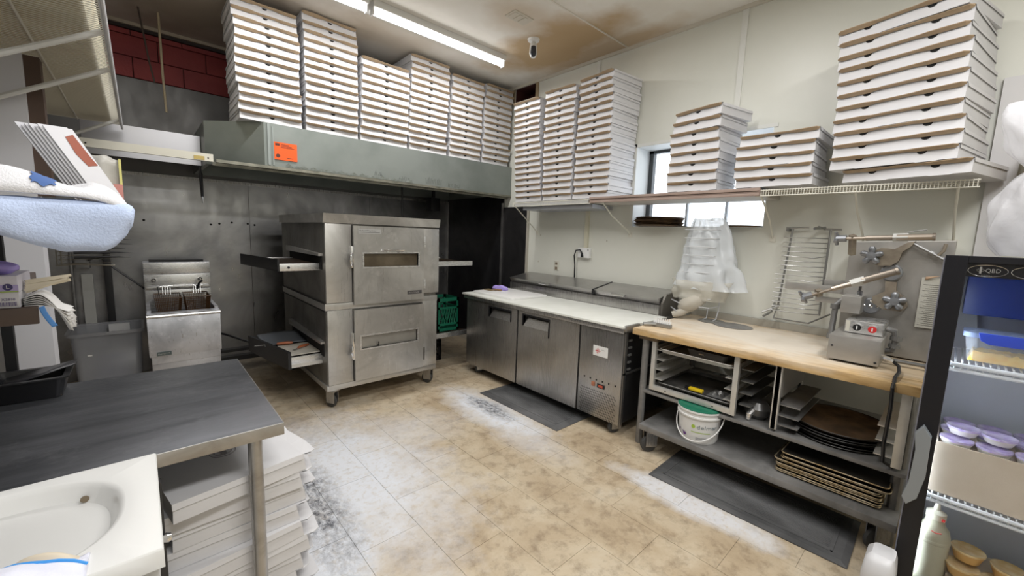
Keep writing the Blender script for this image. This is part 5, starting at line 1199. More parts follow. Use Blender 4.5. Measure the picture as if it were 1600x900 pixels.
# ================================================================ glass-door fridge
fg = E('display_fridge', (2.55, -0.3, 0), 'black-framed glass-door display fridge at the right edge', 'fridge')
FX, FB = 2.30, 2.78; FY1, FY0 = 0.036, -0.60; FZ = 1.585
body_m = P('fridge_liner', (0.66, 0.68, 0.72), 0.4)
fb = MB()
fb.box(FX + 0.045, FB, FY1 - 0.03, FY1 - 0.005, 0.06, FZ - 0.01).box(FX + 0.045, FB, FY0, FY0 + 0.03, 0.06, FZ - 0.01)
fb.box(FX + 0.045, FB, FY0, FY1 - 0.005, FZ - 0.05, FZ - 0.01).box(FX + 0.045, FB, FY0, FY1 - 0.005, 0.06, 0.14).box(FB - 0.03, FB, FY0, FY1 - 0.005, 0.06, FZ - 0.01)
O('cabinet', fb, P('fridge_shell', (0.09, 0.09, 0.10), 0.4), fg, smooth=0)
O('liner', MB().box(FX + 0.05, FB - 0.031, FY1 - 0.034, FY1 - 0.031, 0.145, FZ - 0.055).box(FX + 0.05, FB - 0.031, FY0 + 0.031, FY0 + 0.034, 0.145, FZ - 0.055).box(FB - 0.036, FB - 0.032, FY0 + 0.034, FY1 - 0.034, 0.145, FZ - 0.055).box(FX + 0.05, FB - 0.036, FY0 + 0.034, FY1 - 0.034, 0.142, 0.147).box(FX + 0.05, FB - 0.036, FY0 + 0.034, FY1 - 0.034, FZ - 0.06, FZ - 0.055), body_m, fg, smooth=0)
O('plinth', MB().box(FX + 0.06, FB, FY0, FY1 - 0.005, 0.0, 0.06), black_p, fg)
dr = MB(); X0, X1 = FX, FX + 0.042; st_ = 0.060
dr.box(X0, X1, FY1 - st_, FY1, 0.03, FZ).box(X0, X1, FY0, FY0 + st_, 0.03, FZ).box(X0, X1, FY0 + st_, FY1 - st_, FZ - 0.026, FZ).box(X0, X1, FY0 + st_, FY1 - st_, 0.03, 0.12)
dd = O('door', dr, P('satin_black_frame', (0.010, 0.010, 0.013), 0.38, spec=0.35), fg, bevel=0.002, smooth=0)
O('grey_edge', MB().box(X0 + 0.01, X1 + 0.01, FY1, FY1 + 0.004, 0.03, FZ - 0.01), P('bluish_edge', (0.30, 0.31, 0.38), 0.4), dd)
fglass = P('door_glass', (0.95, 0.97, 1.0), 0.02, trans=1.0, ior=1.12)
O('glass_pane', MB().box(X0 + 0.012, X0 + 0.016, FY0 + st_, FY1 - st_, 0.12, FZ - 0.02), fglass, dd, smooth=0)
hd = O('handle', MB().prism([(0.030, 0.93), (0.012, 0.90), (0.012, 0.86), (0.018, 0.83), (0.018, 0.65), (0.012, 0.61), (0.012, 0.575), (0.030, 0.545), (0.048, 0.575), (0.046, 0.90)][:0] or
  [(0.016, 0.905), (-0.010, 0.865), (-0.012, 0.70), (0.002, 0.60), (0.030, 0.562), (0.046, 0.59), (0.033, 0.66), (0.029, 0.80), (0.038, 0.865)], FX - 0.035, FX - 0.001, 'x'), P('grey_handle', (0.26, 0.285, 0.31), 0.35, 0.3), dd, bevel=0.003, smooth=0)
hp_ = O('logo_panel', MB().box(X0 + 0.010, X0 + 0.0118, FY0 + st_, FY1 - st_, 1.508, FZ - 0.028), P('glossy_black', (0.01, 0.01, 0.012), 0.1), dd, smooth=0)
XL = X0 + 0.0085
ell = [(XL, -0.076 + 0.049 * math.cos(a * PI / 18), 1.532 + 0.0215 * math.sin(a * PI / 18)) for a in range(37)]
O('oval_border', MB().tube(ell, 0.0010, 5, cap=False), chrome, hp_)
text('logo_lettering', 'QBD', 0.021, chrome, hp_, (XL, -0.070, 1.526), (0, -1, 0), (0, 0, 1), sx=0.86)
O('cross_emblem', MB().box(XL - 0.001, XL + 0.001, -0.0615, -0.056, 1.521, 1.546).tube([(XL, -0.0585 + 0.0095 * math.cos(a * PI / 8), 1.5335 + 0.005 * math.sin(a * PI / 8)) for a in range(17)], 0.0011, 4), chrome, hp_)
marks('small_lettering', chrome, hp_, (XL, -0.062, 1.5135), (0, -1, 0), (0, 0, 1), 0.028, 0.004, 7)
O('oval_border', MB().tube([(XL, y - 0.105, z_) for _, y, z_ in ell], 0.0010, 5, cap=False), chrome, hp_)
area('fridge_light', (2.372, -0.012, 0.85), 1.25, 0.015, 2.0, (0.85, 0.93, 1.0), (math.radians(90), math.radians(90), 0))
O('led_strip', MB().box(2.365, 2.38, -0.006, -0.001, 0.2, 1.5), P('led_strip_glow', (0.9, 0.95, 1.0), 0.4, emit=3), fg)
wirew = P('white_fridge_wire', (0.82, 0.84, 0.86), 0.35)
for nm, z_ in (('shelf', 1.165), ('shelf', 0.605)):
    w = MB(); w.tube([(2.37, -0.02, z_ - 0.004), (2.362, -0.03, z_ - 0.008), (2.36, -0.05, z_ - 0.008), (2.36, -0.56, z_ - 0.008)], 0.008, 8).tube([(2.365, -0.01, z_ - 0.03), (2.362, -0.55, z_ - 0.03)], 0.007, 8).tube([(2.72, -0.02, z_), (2.72, -0.56, z_)], 0.004, 6)
    for k in range(30): w.tube([(2.73, -0.02 - k * 0.0185, z_), (2.37, -0.02 - k * 0.0185, z_), (2.362, -0.02 - k * 0.0185, z_ - 0.03)], 0.0032, 5)
    O('shelf', w, wirew, fg)
# contents
T(O('blue_box', MB().box(2.50, 2.72, -0.50, -0.035, 1.345, 1.50), blue_p, bevel=0.004), 'blue box at the top of the fridge', 'box')
T(O('dark_tub', loft([rrect(2.46, 2.72, -0.46, -0.06, 0.05, 1.255), rrect(2.45, 2.73, -0.48, -0.05, 0.06, 1.34)], capt=True), P('dark_tub_plastic', (0.10, 0.10, 0.12), 0.4)) if False else O('dark_tub', loft([rrect(2.56, 2.73, -0.46, -0.10, 0.05, 1.175), rrect(2.55, 2.735, -0.48, -0.08, 0.06, 1.34)], capt=True), P('dark_tub_plastic', (0.13, 0.13, 0.15), 0.4)), 'dark grey tub under the blue box in the fridge', 'tub')
clear_m = P('clear_container', (0.85, 0.88, 0.92), 0.08, alpha=0.28)
e = E('food_container', (2.45, -0.17, 1.172), 'clear lidded container of yellow shredded food on the upper fridge shelf', 'container')
O('box', loft([rrect(2.40, 2.53, -0.36, -0.065, 0.03, 1.174), rrect(2.385, 2.545, -0.375, -0.052, 0.035, 1.275)]), clear_m, e)
O('food', MB().sheet(lambda u, v: (2.40 + 0.13 * u, -0.068 - 0.29 * v, 1.176 + (0.035 + 0.012 * noise.noise((u * 8, v * 18, 0))) * (1 if 0 < u < 1 and 0 < v < 1 else 0)), 12, 24), P('yellow_food', (0.80, 0.42, 0.02), 0.5, col2=(0.85, 0.60, 0.12), scale=40), e)
O('lid_rim', loft([rrect(2.38, 2.55, -0.38, -0.046, 0.035, 1.270), rrect(2.38, 2.55, -0.38, -0.046, 0.035, 1.288)], capt=True), P('lid_blue_clear', (0.45, 0.55, 0.80), 0.2, alpha=0.6), e)
O('clip', MB().prism([(-0.085, 1.292), (-0.092, 1.262), (-0.115, 1.25), (-0.20, 1.25), (-0.222, 1.262), (-0.23, 1.292)], 2.372, 2.381, 'x'), P('blue_clip', (0.05, 0.10, 0.65), 0.3), e, bevel=0.002)
e = T(O('cardboard_tray', MB().box(2.375, 2.38, -0.50, -0.025, 0.612, 0.825).box(2.38, 2.70, -0.03, -0.025, 0.612, 0.825).box(2.38, 2.70, -0.50, -0.495, 0.612, 0.825).box(2.38, 2.70, -0.5, -0.025, 0.612, 0.62), P('tan_carton', (0.62, 0.52, 0.40), 0.7, col2=(0.70, 0.60, 0.48), scale=4, world=True)), 'tan cardboard carton full of purple-lidded cups on the fridge shelf', 'carton')
def cup(c, r, h, side, lid, lab, grp, name='dip_cup', cat='cup'):
    o = E(name, c, lab, cat, grp)
    O('cup', MB().lathe([(0.0, 0.0), (r * 0.72, 0.0), (r * 0.95, h * 0.9), (r * 0.95, h), (0.0, h)], c, 24), side, o, smooth=50)
    O('lid', MB().lathe([(0.0, h + 0.003), (r * 0.82, h + 0.003), (r * 0.90, h + 0.006), (r, h + 0.006), (r, h - 0.002), (0.0, h - 0.001)], c, 28), lid, o, smooth=50)
    return o
lidp = P('purple_film_lid', (0.46, 0.36, 0.66), 0.25, col2=(0.66, 0.60, 0.76), scale=30)
cupw = P('cream_cup', (0.78, 0.74, 0.66), 0.4)
pos = [('front row, first from the left', 2.430, -0.080, 0.80), ('front row, second from the left', 2.430, -0.180, 0.80), ('front row, third from the left', 2.430, -0.280, 0.80),
       ('third row, first from the left', 2.63, -0.085, 0.815), ('third row, second from the left', 2.63, -0.185, 0.815), ('third row, third from the left', 2.63, -0.285, 0.815),
       ('second row, first from the left', 2.530, -0.080, 0.81), ('second row, second from the left', 2.530, -0.180, 0.81), ('second row, third from the left', 2.530, -0.280, 0.81)]
for wh, x, y, z_ in pos:
    cup((x, y, z_ - 0.0), 0.049, 0.035, cupw, lidp, 'purple-lidded cup in the carton, %s' % wh, 'purple-lidded cups in the fridge')
for wh, x, y in (('left', 2.47, -0.095), ('right', 2.46, -0.19)):
    cup((x, y, 0.852), 0.049, 0.026, cupw, lidp, 'purple-lidded cup resting on the carton cups, %s one' % wh, 'purple-lidded cups in the fridge')
O('inner_pad', MB().box(2.382, 2.66, -0.49, -0.035, 0.621, 0.798), bpy.data.materials['tan_carton'], e)
e = E('sauce_bottle', (2.44, -0.055, 0.148), 'cream squeeze bottle with red marks on the lower fridge level', 'bottle')
O('bottle', MB().lathe([(0.0, 0.0), (0.048, 0.0), (0.053, 0.01), (0.053, 0.26), (0.046, 0.29), (0.032, 0.31), (0.028, 0.335), (0.0, 0.335)], (2.42, -0.062, 0.148), 28), P('cream_bottle', (0.44, 0.42, 0.31), 0.4), e, smooth=50)
O('cap', MB().lathe([(0.031, 0.335), (0.031, 0.36), (0.012, 0.37), (0.006, 0.405), (0.0, 0.405)], (2.42, -0.062, 0.148), 20), P('cloudy_cap', (0.62, 0.58, 0.46), 0.4), e)
O('red_marks', MB().tube([(2.375, -0.055, 0.44), (2.373, -0.07, 0.437), (2.378, -0.085, 0.44)], 0.002, 5).tube([(2.392, -0.08, 0.492), (2.392, -0.088, 0.490)], 0.006, 6), red_p, e)
O('band', MB().lathe([(0.0535, 0.235), (0.055, 0.24), (0.055, 0.245), (0.0535, 0.25)], (2.42, -0.062, 0.148), 28), bpy.data.materials['cream_bottle'], e)
gold = P('gold_lid', (0.62, 0.42, 0.18), 0.3, 0.2, col2=(0.74, 0.60, 0.36), scale=30); goldc = P('gold_cup', (0.60, 0.36, 0.12), 0.4)
for lab, x, y, z_ in (('upper left', 2.44, -0.165, 0.345), ('upper right', 2.45, -0.275, 0.325), ('lower left', 2.41, -0.155, 0.285), ('lower right', 2.42, -0.255, 0.270)):
    cup((x, y, z_), 0.050, 0.04, goldc, gold, 'gold-lidded tub on the lower fridge level, %s one' % lab, 'gold-lidded tubs in the fridge', 'sauce_tub', 'tub')
T(O('tub_carton', MB().box(2.38, 2.68, -0.45, -0.115, 0.148, 0.268), bpy.data.materials['tan_carton']), 'low cardboard carton beneath the gold-lidded tubs', 'carton')

# bag, slats and bin near the fridge
T(O('hanging_plastic_bag', MB().sheet(lambda u, v: (2.60 + 0.13 * math.cos(u * 2 * PI) * (0.35 + 0.65 * math.sin(PI * min(1, v * 0.9 + 0.08)) ** .7), -0.205 + (0.150 * math.sin(u * 2 * PI) * (0.30 + 0.70 * abs(math.sin(PI * (v * 1.55 + 0.12))) ** .6)) + 0.02 * noise.noise((math.cos(u * 6.28) * 3, math.sin(u * 6.28) * 3, v * 7)), 1.588 + 0.60 * v), 56, 44),
    P('white_translucent_bag', (0.80, 0.80, 0.84), 0.2, alpha=0.62, bump=0.5, bscale=14), smooth=180), 'crumpled white translucent plastic bag on top of the fridge', 'plastic bag')
for k in range(6):
    T(O('flat_carton', MB().box(3.45, 3.78, -0.55, -0.19, 1.96 + k * 0.045, 1.975 + k * 0.045).box(3.47, 3.78, -0.54, -0.2, 1.975 + k * 0.045, 2.0045 + k * 0.045), P('pale_kraft_%d' % k, (0.62, 0.50, 0.34), 0.7)), 'folded pale kraft carton behind the plastic bag, %s' % ORD[5 - k], 'carton', 'folded cartons behind the plastic bag')
T(O('carton_shelf', MB().box(3.42, 3.82, -0.60, -0.18, 1.93, 1.958), P('shelf_paint', (0.6, 0.58, 0.55), 0.5)), 'pale shelf behind the plastic bag at the right edge', 'shelf')
T(O('white_bin', loft([rrect(2.13, 2.27, 0.03, 0.11, 0.03, 0.0), rrect(2.11, 2.28, 0.02, 0.125, 0.035, 0.27), rrect(2.12, 2.275, 0.025, 0.118, 0.035, 0.335), rrect(2.15, 2.25, 0.03, 0.10, 0.02, 0.36)], capt=True), P('bin_white', (0.58, 0.58, 0.60), 0.4), smooth=50), 'small white plastic bin on the floor beside the fridge door', 'bin')

# ================================================================ steel table in the left foreground
tb = E('steel_table', (-0.2, 2.13, 0), 'dark scratched stainless work table in the left foreground', 'work table')
O('table_top', MB().box(-0.78, 0.362, 1.645, 2.63, 0.850, 0.872), table_steel, tb, bevel=0.003)
O('front_edge', MB().box(-0.78, 0.364, 1.641, 1.655, 0.825, 0.871).box(0.352, 0.365, 1.645, 2.63, 0.825, 0.871).box(-0.78, 0.364, 2.62, 2.632, 0.825, 0.871), edge_steel, tb, bevel=0.002)
for x, y in ((0.275, 1.69), (0.30, 2.57), (-0.72, 1.70), (-0.72, 2.57)):
    O('leg', MB().tube([(x, y, 0.0), (x, y, 0.85)], 0.0235, 14), edge_steel, tb)
e = E('black_tray', (-0.36, 2.52, 0.872), 'deep black plastic pan at the back left of the steel table', 'pan')
o_ = [rrect(-0.455, -0.275, 2.44, 2.60, 0.02, 0.874), rrect(-0.475, -0.258, 2.42, 2.62, 0.025, 0.955), rrect(-0.485, -0.248, 2.41, 2.63, 0.025, 0.957), rrect(-0.485, -0.248, 2.41, 2.63, 0.025, 0.962), rrect(-0.465, -0.268, 2.43, 2.61, 0.02, 0.962), rrect(-0.45, -0.28, 2.445, 2.595, 0.02, 0.880)]
O('pan', loft(o_, capt=True), black_p, e)
O('tilted_insert', MB().add([(-0.44, 2.43, 0.94), (-0.235, 2.52, 0.985), (-0.235, 2.60, 0.985), (-0.44, 2.60, 0.94)], [(0, 1, 2, 3)]), P('black_insert', (0.03, 0.03, 0.035), 0.3), e, solid=0.003)

# ================================================================ vanity sink
vs_ = E('vanity_sink', (-0.38, 1.37, 0), 'white vanity with moulded oval basin in the lower left corner', 'sink')
basin_m = P('glossy_cream_basin', (0.80, 0.80, 0.79), 0.18)
NX = 64; cx, cy, ax, ay = -0.315, 1.385, 0.240, 0.212; X0, X1, Y0_, Y1_ = -0.78, 0.0, 1.12, 1.638
rings = []
def sf_(a): return (abs(math.cos(a)) ** 2.5 + abs(math.sin(a)) ** 2.5) ** (-1 / 2.5)
def rectpt(a):
    dx, dy = math.cos(a), math.sin(a); ts = []
    if dx > 1e-6: ts.append((X1 - cx) / dx)
    if dx < -1e-6: ts.append((X0 - cx) / dx)
    if dy > 1e-6: ts.append((Y1_ - cy) / dy)
    if dy < -1e-6: ts.append((Y0_ - cy) / dy)
    t = min(ts); return (cx + dx * t, cy + dy * t)
angs = sorted([2 * PI * k / NX for k in range(NX)] + [math.atan2(yy - cy, xx - cx) % (2 * PI) for xx in (X0, X1) for yy in (Y0_, Y1_)])
rp_ = [rectpt(a) for a in angs]
rings.append([(p[0], p[1], 0.835) for p in rp_]); rings.append([(p[0], p[1], 0.876) for p in rp_])
rings.append([(cx + (p[0] - cx) * 0.985, cy + (p[1] - cy) * 0.985, 0.881) for p in rp_])
for f, z_ in ((1.04, 0.881), (1.0, 0.878), (0.975, 0.868), (0.94, 0.850), (0.88, 0.824), (0.79, 0.796), (0.67, 0.772), (0.52, 0.755), (0.35, 0.746), (0.18, 0.742), (0.05, 0.741)):
    rings.append([(cx + ax * f * math.cos(a) * sf_(a), cy + ay * f * math.sin(a) * sf_(a), z_) for a in angs])
O('basin_top', loft(rings, capb=False, capt=True), basin_m, vs_, smooth=50)
O('overflow_hole', MB().lathe([(0.006, 0.0), (0.009, -0.001), (0.009, -0.004)], (-0.152, 1.532, 0.846), 16, 'y').lathe([(0.0, -0.0015), (0.007, -0.0015)], (-0.152, 1.532, 0.846), 16, 'y'), P('bronze_ring', (0.25, 0.20, 0.14), 0.4, 0.7), vs_)
tp = O('tap', MB().lathe([(0.026, 0.0), (0.024, 0.02), (0.016, 0.05), (0.0, 0.05)], (-0.345, 1.60, 0.881), 16).tube([(-0.345, 1.60, 0.92), (-0.335, 1.56, 0.935), (-0.318, 1.51, 0.925), (-0.315, 1.49, 0.905)], [0.013, 0.013, 0.012, 0.011], 12), chrome, vs_)
O('cabinet', MB().box(-0.77, -0.012, 1.15, 1.60, 0.0, 0.835), P('vanity_paint', (0.68, 0.68, 0.67), 0.4), vs_, smooth=0)
for a, b in ((-0.76, -0.40), (-0.395, -0.035)):
    O('door', MB().box(a, b, 1.138, 1.15, 0.08, 0.80), bpy.data.materials['vanity_paint'], vs_, bevel=0.003)
O('round_knob', MB().lathe([(0.0, 0.0), (0.008, 0.0), (0.012, 0.012), (0.016, 0.022), (0.012, 0.032), (0.0, 0.036)], (-0.012, 1.575, 0.62), 14, 'x'), chrome, vs_)
O('dark_bracket', MB().box(-0.012, 0.006, 1.59, 1.62, 0.30, 0.80), P('dark_bracket', (0.03, 0.028, 0.028), 0.5), vs_)
e = E('cleaning_cloth', (-0.25, 1.2, 0.882), 'white cloth with a bright blue hem on the near edge of the basin', 'cloth')
def cl_(u, v):
    x = -0.36 + 0.24 * u; y = 1.10 + 0.13 * v - 0.03 * u
    return (x, y, 0.8835 + 0.055 * math.sin(PI * min(1, v * 0.9 + 0.1)) * math.sin(PI * min(1, u * 0.85 + 0.12)) + 0.008 * noise.noise((u * 6, v * 5, 1)))
O('fabric', MB().sheet(cl_, 24, 14), P('white_cloth', (0.74, 0.75, 0.86), 0.8, bump=0.2, bscale=200), e, smooth=180, solid=0.004)
O('blue_hem', MB().tube([tuple(Vector(cl_(u / 12, 0.95 - 0.35 * u / 12)) + Vector((0, 0, 0.003))) for u in range(13)], 0.0035, 6), P('bright_blue', (0.05, 0.30, 0.75), 0.6), e)
T(O('beige_sponge', MB().sheet(lambda u, v: (-0.235 + 0.10 * u, 1.20 + 0.05 * v - 0.05 * u, 0.884 + 0.032 * math.sin(PI * v) * math.sin(PI * u) ** .5), 14, 8), P('beige_sponge', (0.66, 0.58, 0.46), 0.8), smooth=180), 'beige sponge behind the white cloth on the basin edge', 'sponge')
pl_ = E('pail', (-0.08, 1.085, 0.70), 'white plastic pail with curved handle in front of the vanity', 'pail')
O('rim', MB().box(-0.18, 0.01, 1.06, 1.11, 0.66, 0.72), white_p, pl_, bevel=0.01)
(O('handle', MB().tube([(-0.17, 1.10, 0.80), (-0.13, 1.09, 0.858), (-0.09, 1.085, 0.868), (-0.05, 1.08, 0.855), (-0.01, 1.08, 0.80), (0.0, 1.08, 0.74)], 0.010, 12), white_p, pl_, smooth=50))

# ================================================================ over-table shelves with towels and gloves
os_ = E('over_table_shelf', (-0.45, 1.75, 0.872), 'dark two-level shelf standing over the steel table at the left edge', 'shelf')
O('lower_shelf', MB().prism([(-0.78, 1.60), (-0.205, 1.60), (-0.34, 2.69), (-0.78, 2.69)], 1.328, 1.372), brown_wood, os_, bevel=0.003)
O('upper_shelf', MB().prism([(-0.78, 1.36), (-0.06, 1.36), (-0.16, 2.0), (-0.38, 2.69), (-0.78, 2.69)], 1.60, 1.612), P('dark_thin_shelf', (0.06, 0.05, 0.05), 0.5), os_)
for x, y, zl in ((-0.74, 1.70, 0.873), (-0.432, 2.665, 0.0), (-0.74, 2.665, 0.0)):
    O('leg', MB().box(x - 0.016, x + 0.016, y - 0.016, y + 0.016, zl, 1.60), black_m, os_)
blue_towel = P('pale_blue_terry', (0.56, 0.66, 0.90), 0.9, bump=0.35, bscale=220)
white_towel = P('white_terry', (0.80, 0.80, 0.84), 0.9, bump=0.35, bscale=220)
def tw(u, v):
    # u: along x; v: around the fold
    x = -0.62 + 0.625 * u
    a = v * 2 * PI
    zt = 1.655 - 0.012 * u
    zb = 1.574 - 0.002 * math.sin(u * 9) - 0.042 * max(0.0, min(1.0, (u - 0.66) / 0.20)) ** 1.3
    endt = math.sqrt(max(0.0, 1 - max(0, (u - 0.955) / 0.045) ** 2.2))
    hz = (zt - zb) / 2 * (0.25 + 0.75 * endt); zc = (zt + zb) / 2 - 0.004 * (1 - endt)
    hy = 0.050 * (0.3 + 0.7 * endt)
    ca, sa = math.cos(a), math.sin(a)
    ca = math.copysign(abs(ca) ** 0.6, ca); sa = math.copysign(abs(sa) ** 0.6, sa)
    n_ = 0.004 * noise.noise((u * 14, ca * 1.5, sa * 1.5))
    fold = 0.004 * math.sin(u * 9 + sa * 2)
    zz = zc + hz * sa
    x = -0.62 + (0.628 - 0.050 * max(0.0, min(1.0, (zt - zz) / (zt - zb))) ** 1.3) * u
    return (x, 1.335 + hy * ca + n_ + fold, zz + n_)
O_t = T(O('blue_towel', MB().sheet(tw, 90, 36), blue_towel, smooth=180), 'thick pale blue towel folded over the shelf front at the left edge', 'towel')
def wtow(u, v):
    x = -0.62 + 0.612 * u; y = 1.298 + 0.25 * v
    m_ = 0.018 + 0.020 * noise.noise((u * 4.5, v * 3, 5)) + 0.018 * math.sin(u * 19 + v * 4) * (0.4 + 0.6 * v)
    edge = min(1, min(v, 1 - v) * 7, (1 - u) * 9)
    base = 1.663 - 0.014 * u - 0.032 * max(0, (u - 0.86) / 0.14) ** 2
    return (x, y, base + max(0.0, edge) ** 0.5 * (0.014 + max(0, m_)) + 0.022 * math.sin(PI * min(1, max(0, (u - 0.45) / 0.42))) * v)
wt_ = T(O('white_towel', MB().sheet(wtow, 80, 30), white_towel, smooth=180, solid=0.004), 'crumpled white terry towel with blue print lying on the blue towel', 'towel')
bp_ = MB().sheet(lambda u, v: tuple(Vector(wtow(0.755 + 0.055 * u + 0.004 * math.sin(v * 12), 0.03 + 0.12 * v + 0.015 * math.sin(u * 9))) + Vector((0, -0.003, 0.0045))), 14, 6)
O('blue_print', bp_, P('blue_print', (0.07, 0.14, 0.36), 0.8), wt_)
# booklets
for k in range(7):
    dx = -0.004 * k * 2.2; 
    up = Vector((-0.098, -0.01, 0.195)); rt = Vector((0.052, 0.030, 0.004))
    nn_ = rt.cross(up).normalized(); nn_ = -nn_ if nn_.y < 0 else nn_
    a0 = Vector((-0.074, 1.70, 1.655)) + nn_ * 0.0036 * k + Vector((-0.0065, 0, 0.0005)) * k + up * (0.02 * math.sin(k * 2.3))
    th = nn_ * 0.003
    vsx = [a0, a0 + rt, a0 + rt + up, a0 + up]; vsx += [p + th for p in vsx]
    o = T(O('booklet', MB().add(vsx, [(0, 1, 2, 3), (4, 5, 6, 7), (0, 1, 5, 4), (1, 2, 6, 5), (2, 3, 7, 6), (3, 0, 4, 7)]), P('paper_%d' % k, (0.70 - 0.02 * k, 0.70 - 0.02 * k, 0.74 - 0.02 * k), 0.5), smooth=0),
          'white leaflet leaning behind the towels, %s' % ('outermost with a red picture' if k == 0 else '%s inward from the red-printed one' % ['', 'first', 'second', 'third', 'fourth', 'fifth', 'sixth'][k]), 'leaflet', 'leaflets behind the white towel')
    if k == 0:
        n_ = rt.cross(up).normalized(); n_ = n_ if n_.y < 0 else -n_
        q = [a0 + rt * s_ + up * t_ + n_ * 0.0012 for s_, t_ in ((0.55, 0.50), (0.95, 0.52), (0.90, 0.62), (0.85, 0.92), (0.5, 0.88), (0.42, 0.66))]
        O('red_picture', MB().add(q, [tuple(range(6))]), P('rusty_red_print', (0.34, 0.09, 0.05), 0.5), o, smooth=0)
e = E('plastic_pouch', (-0.07, 1.86, 1.70), 'clear plastic pouch with yellow and red edge behind the leaflets', 'pouch')
O('film', MB().sheet(lambda u, v: (-0.125 + 0.095 * u, 1.86 + 0.006 * math.sin(u * 9) + 0.004 * noise.noise((u * 9, v * 5, 0)), 1.612 + 0.20 * v - 0.012 * u + 0.004 * math.sin(u * 12)), 16, 8), P('cloudy_film', (0.62, 0.60, 0.56), 0.25, alpha=0.75, bump=0.3, bscale=30), e, smooth=180, solid=0.002)
O('yellow_edge', MB().box(-0.034, -0.028, 1.853, 1.866, 1.72, 1.80), P('yellow_print', (0.75, 0.70, 0.25), 0.5), e)
O('red_edge', MB().box(-0.050, -0.028, 1.852, 1.866, 1.62, 1.72), P('pink_red_print', (0.65, 0.28, 0.25), 0.5), e)

# glove boxes, glove, sticks, napkins
e = E('glove_box', (-0.33, 1.68, 1.372), 'lower glove carton with barcode on the brown shelf', 'carton', 'glove cartons on the brown shelf')
ctn = P('lilac_white_carton', (0.62, 0.60, 0.68), 0.5)
O('carton', MB().box(-0.44, -0.236, 1.61, 1.78, 1.373, 1.412), P('grey_white_carton', (0.55, 0.54, 0.57), 0.5), e, bevel=0.001)
bc_ = MB()
x = -0.268
while x < -0.241: w_ = random.choice((0.0008, 0.0014, 0.0020)); bc_.box(x, x + w_, 1.6092, 1.61, 1.378, 1.388); x += w_ + 0.0011
O('barcode', bc_, P('violet_ink', (0.16, 0.14, 0.26), 0.6), e)
text('carton_number', 'X2810', 0.009, bpy.data.materials['violet_ink'], e, (-0.2655, 1.6095, 1.392), (1, 0, 0), (0, 0, 1), sx=0.95)
e = E('glove_box', (-0.33, 1.68, 1.412), 'upper glove carton marked with a large L', 'carton', 'glove cartons on the brown shelf')
O('carton', MB().box(-0.44, -0.236, 1.61, 1.78, 1.4125, 1.455), ctn, e, bevel=0.001)
O('green_band', MB().box(-0.44, -0.2355, 1.6092, 1.61, 1.4135, 1.4165), P('lime_band', (0.30, 0.42, 0.08), 0.5), e)
O('lilac_band', MB().box(-0.44, -0.2355, 1.6092, 1.6105, 1.4165, 1.432), P('lilac', (0.40, 0.34, 0.60), 0.5), e)
O('size_disc', MB().lathe([(0.0, -0.0016), (0.0085, -0.0016), (0.0085, 0.0)], (-0.2525, 1.61, 1.4265), 24, 'y'), P('navy', (0.04, 0.03, 0.13), 0.4), e)
text('size_letter', 'L', 0.012, white_p, e, (-0.2555, 1.6082, 1.4225), (1, 0, 0), (0, 0, 1))
T(O('purple_glove', MB().sheet(lambda u, v: (-0.275 + 0.040 * math.cos(u * 2 * PI) * math.sin(PI * min(.98, max(.02, v))) ** .6 + 0.006 * noise.noise((u * 5, v * 5, 2)), 1.655 + 0.03 * math.sin(u * 2 * PI) * math.sin(PI * min(.98, max(.02, v))) ** .6, 1.4565 + 0.032 * v + 0.003 * math.sin(u * 19)), 24, 12), purple, smooth=180), 'purple glove pulled from the top of the glove carton', 'glove')
for k in range(5):
    T(O('wooden_stick', MB().tube([(-0.232, 1.66 + 0.004 * k, 1.408 + 0.006 * k), (-0.155 + 0.006 * math.sin(k * 2.1), 1.68 + 0.006 * k, 1.432 + 0.005 * math.cos(k * 1.7) + 0.002 * k)], [0.006, 0.004], 5), P('birch_%d' % k, (0.62, 0.55, 0.42), 0.6)), 'flat pale wooden stick poking out beside the glove cartons, %s' % ORD[4 - k], 'stick', 'wooden sticks beside the glove cartons')
def napk(k):
    def f(u, v):
        x = -0.232 + (0.080 + 0.010 * noise.noise((v * 14, k * 3.1, 0))) * u; y = 1.625 + 0.10 * v
        droop = 0.050 * max(0, u - 0.30) ** 1.5 * (0.8 + k * 0.5)
        return (x + 0.006 * noise.noise((v * 8, k, 0)) * u, y, 1.3735 + 0.0032 * k + 0.016 * math.sin(PI * min(1, u * 0.8 + .1)) * (k / 5) - droop + 0.0)
    return f
for k in range(6):
    T(O('paper_napkin', MB().sheet(napk(5 - k), 10, 8), white_towel if False else P('napkin_%d' % k, (0.74, 0.73, 0.72), 0.8), smooth=180, solid=0.0012), 'frayed white paper napkin beside the glove cartons, %s' % ORD[k], 'napkin', 'paper napkins on the brown shelf')
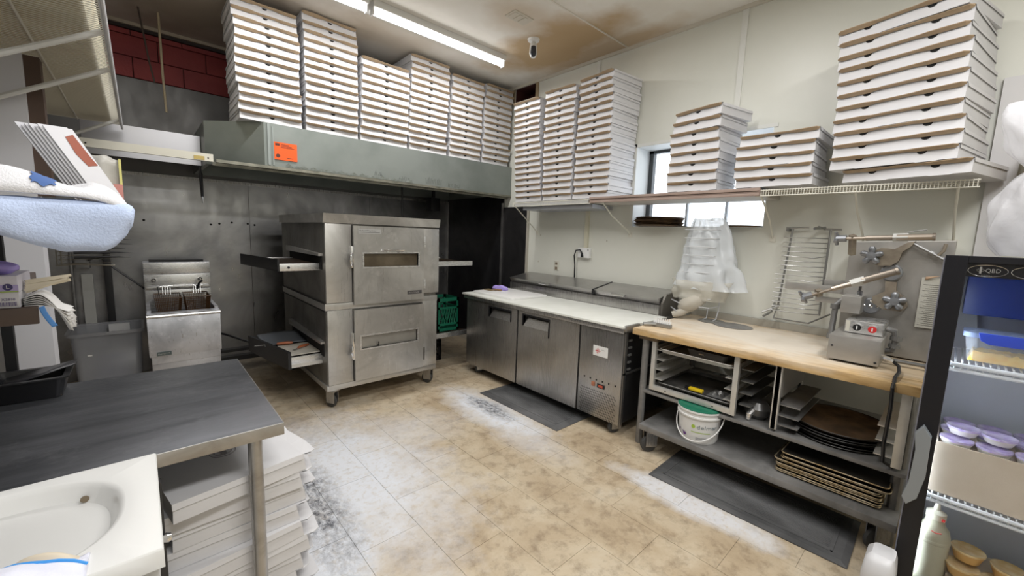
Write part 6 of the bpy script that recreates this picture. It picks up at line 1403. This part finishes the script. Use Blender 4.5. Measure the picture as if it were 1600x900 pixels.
T(O('blue_ribbon', MB().sheet(lambda u, v: (-0.203 + 0.010 * u + 0.020 * v ** 1.5, 1.594 + 0.002 * u, 1.372 - 0.055 * v + 0.004 * u), 4, 12), P('blue_strip', (0.08, 0.25, 0.60), 0.6), smooth=180, solid=0.0015), 'bright blue strip hanging off the brown shelf corner', 'strip')

# ================================================================ overhead shelf top left
hs_ = E('overhead_wire_shelf', (-0.4, 3.5, 2.36), 'white wire shelf high at the top left holding stained cartons', 'wire shelf')
SY0, SY1, SXr, SZ2 = 2.05, 4.80, -0.05, 2.40
O('front_rails', MB().tube([(SXr, SY0, SZ2), (SXr, SY1, SZ2)], 0.010, 8).tube([(SXr + 0.004, SY0, SZ2 - 0.035), (SXr + 0.004, SY1, SZ2 - 0.035)], 0.006, 6).box(SXr - 0.004, SXr + 0.01, SY0, SY1, SZ2 - 0.035, SZ2), P('pale_blue_white_rail', (0.72, 0.73, 0.76), 0.35), hs_)
w = MB(); y = SY0
while y < SY1: w.tube([(-0.79, y, SZ2), (SXr, y, SZ2)], 0.0022, 4); y += 0.024
T(O('cross_wires', w, cream_paint, hs_), kind='stuff')
for xx in (-0.30, -0.55): O('long_wire', MB().tube([(xx, SY0, SZ2 - 0.005), (xx, SY1, SZ2 - 0.005)], 0.005, 6), cream_paint, hs_)
O('end_wire', MB().tube([(-0.79, SY1, SZ2), (SXr, SY1, SZ2)], 0.005, 6), cream_paint, hs_)
for y in (2.50, 3.07, 4.5): O('brace', MB().tube([(SXr - 0.01, y, SZ2 - 0.02), (-0.79, y + 0.1, SZ2 - 0.43)], 0.012, 8), P('brace_white_%d' % int(y * 100), (0.70, 0.70, 0.68), 0.4), hs_)
stain = P('stained_cream_card', (0.60, 0.55, 0.40), 0.7, col2=(0.46, 0.34, 0.18), scale=2.2, world=True, lo=0.5, hi=0.72)
for k, (y0, y1) in enumerate(((2.10, 2.95), (2.97, 3.80), (3.82, 4.72))):
    T(O('stored_carton', MB().box(-0.72, -0.10, y0, y1, SZ2 + 0.006, SZ2 + 0.40), stain, bevel=0.004), 'large stained cream carton on the overhead wire shelf, %s' % ('nearest one', 'middle one', 'farthest one')[k], 'carton', 'cartons on the overhead shelf')
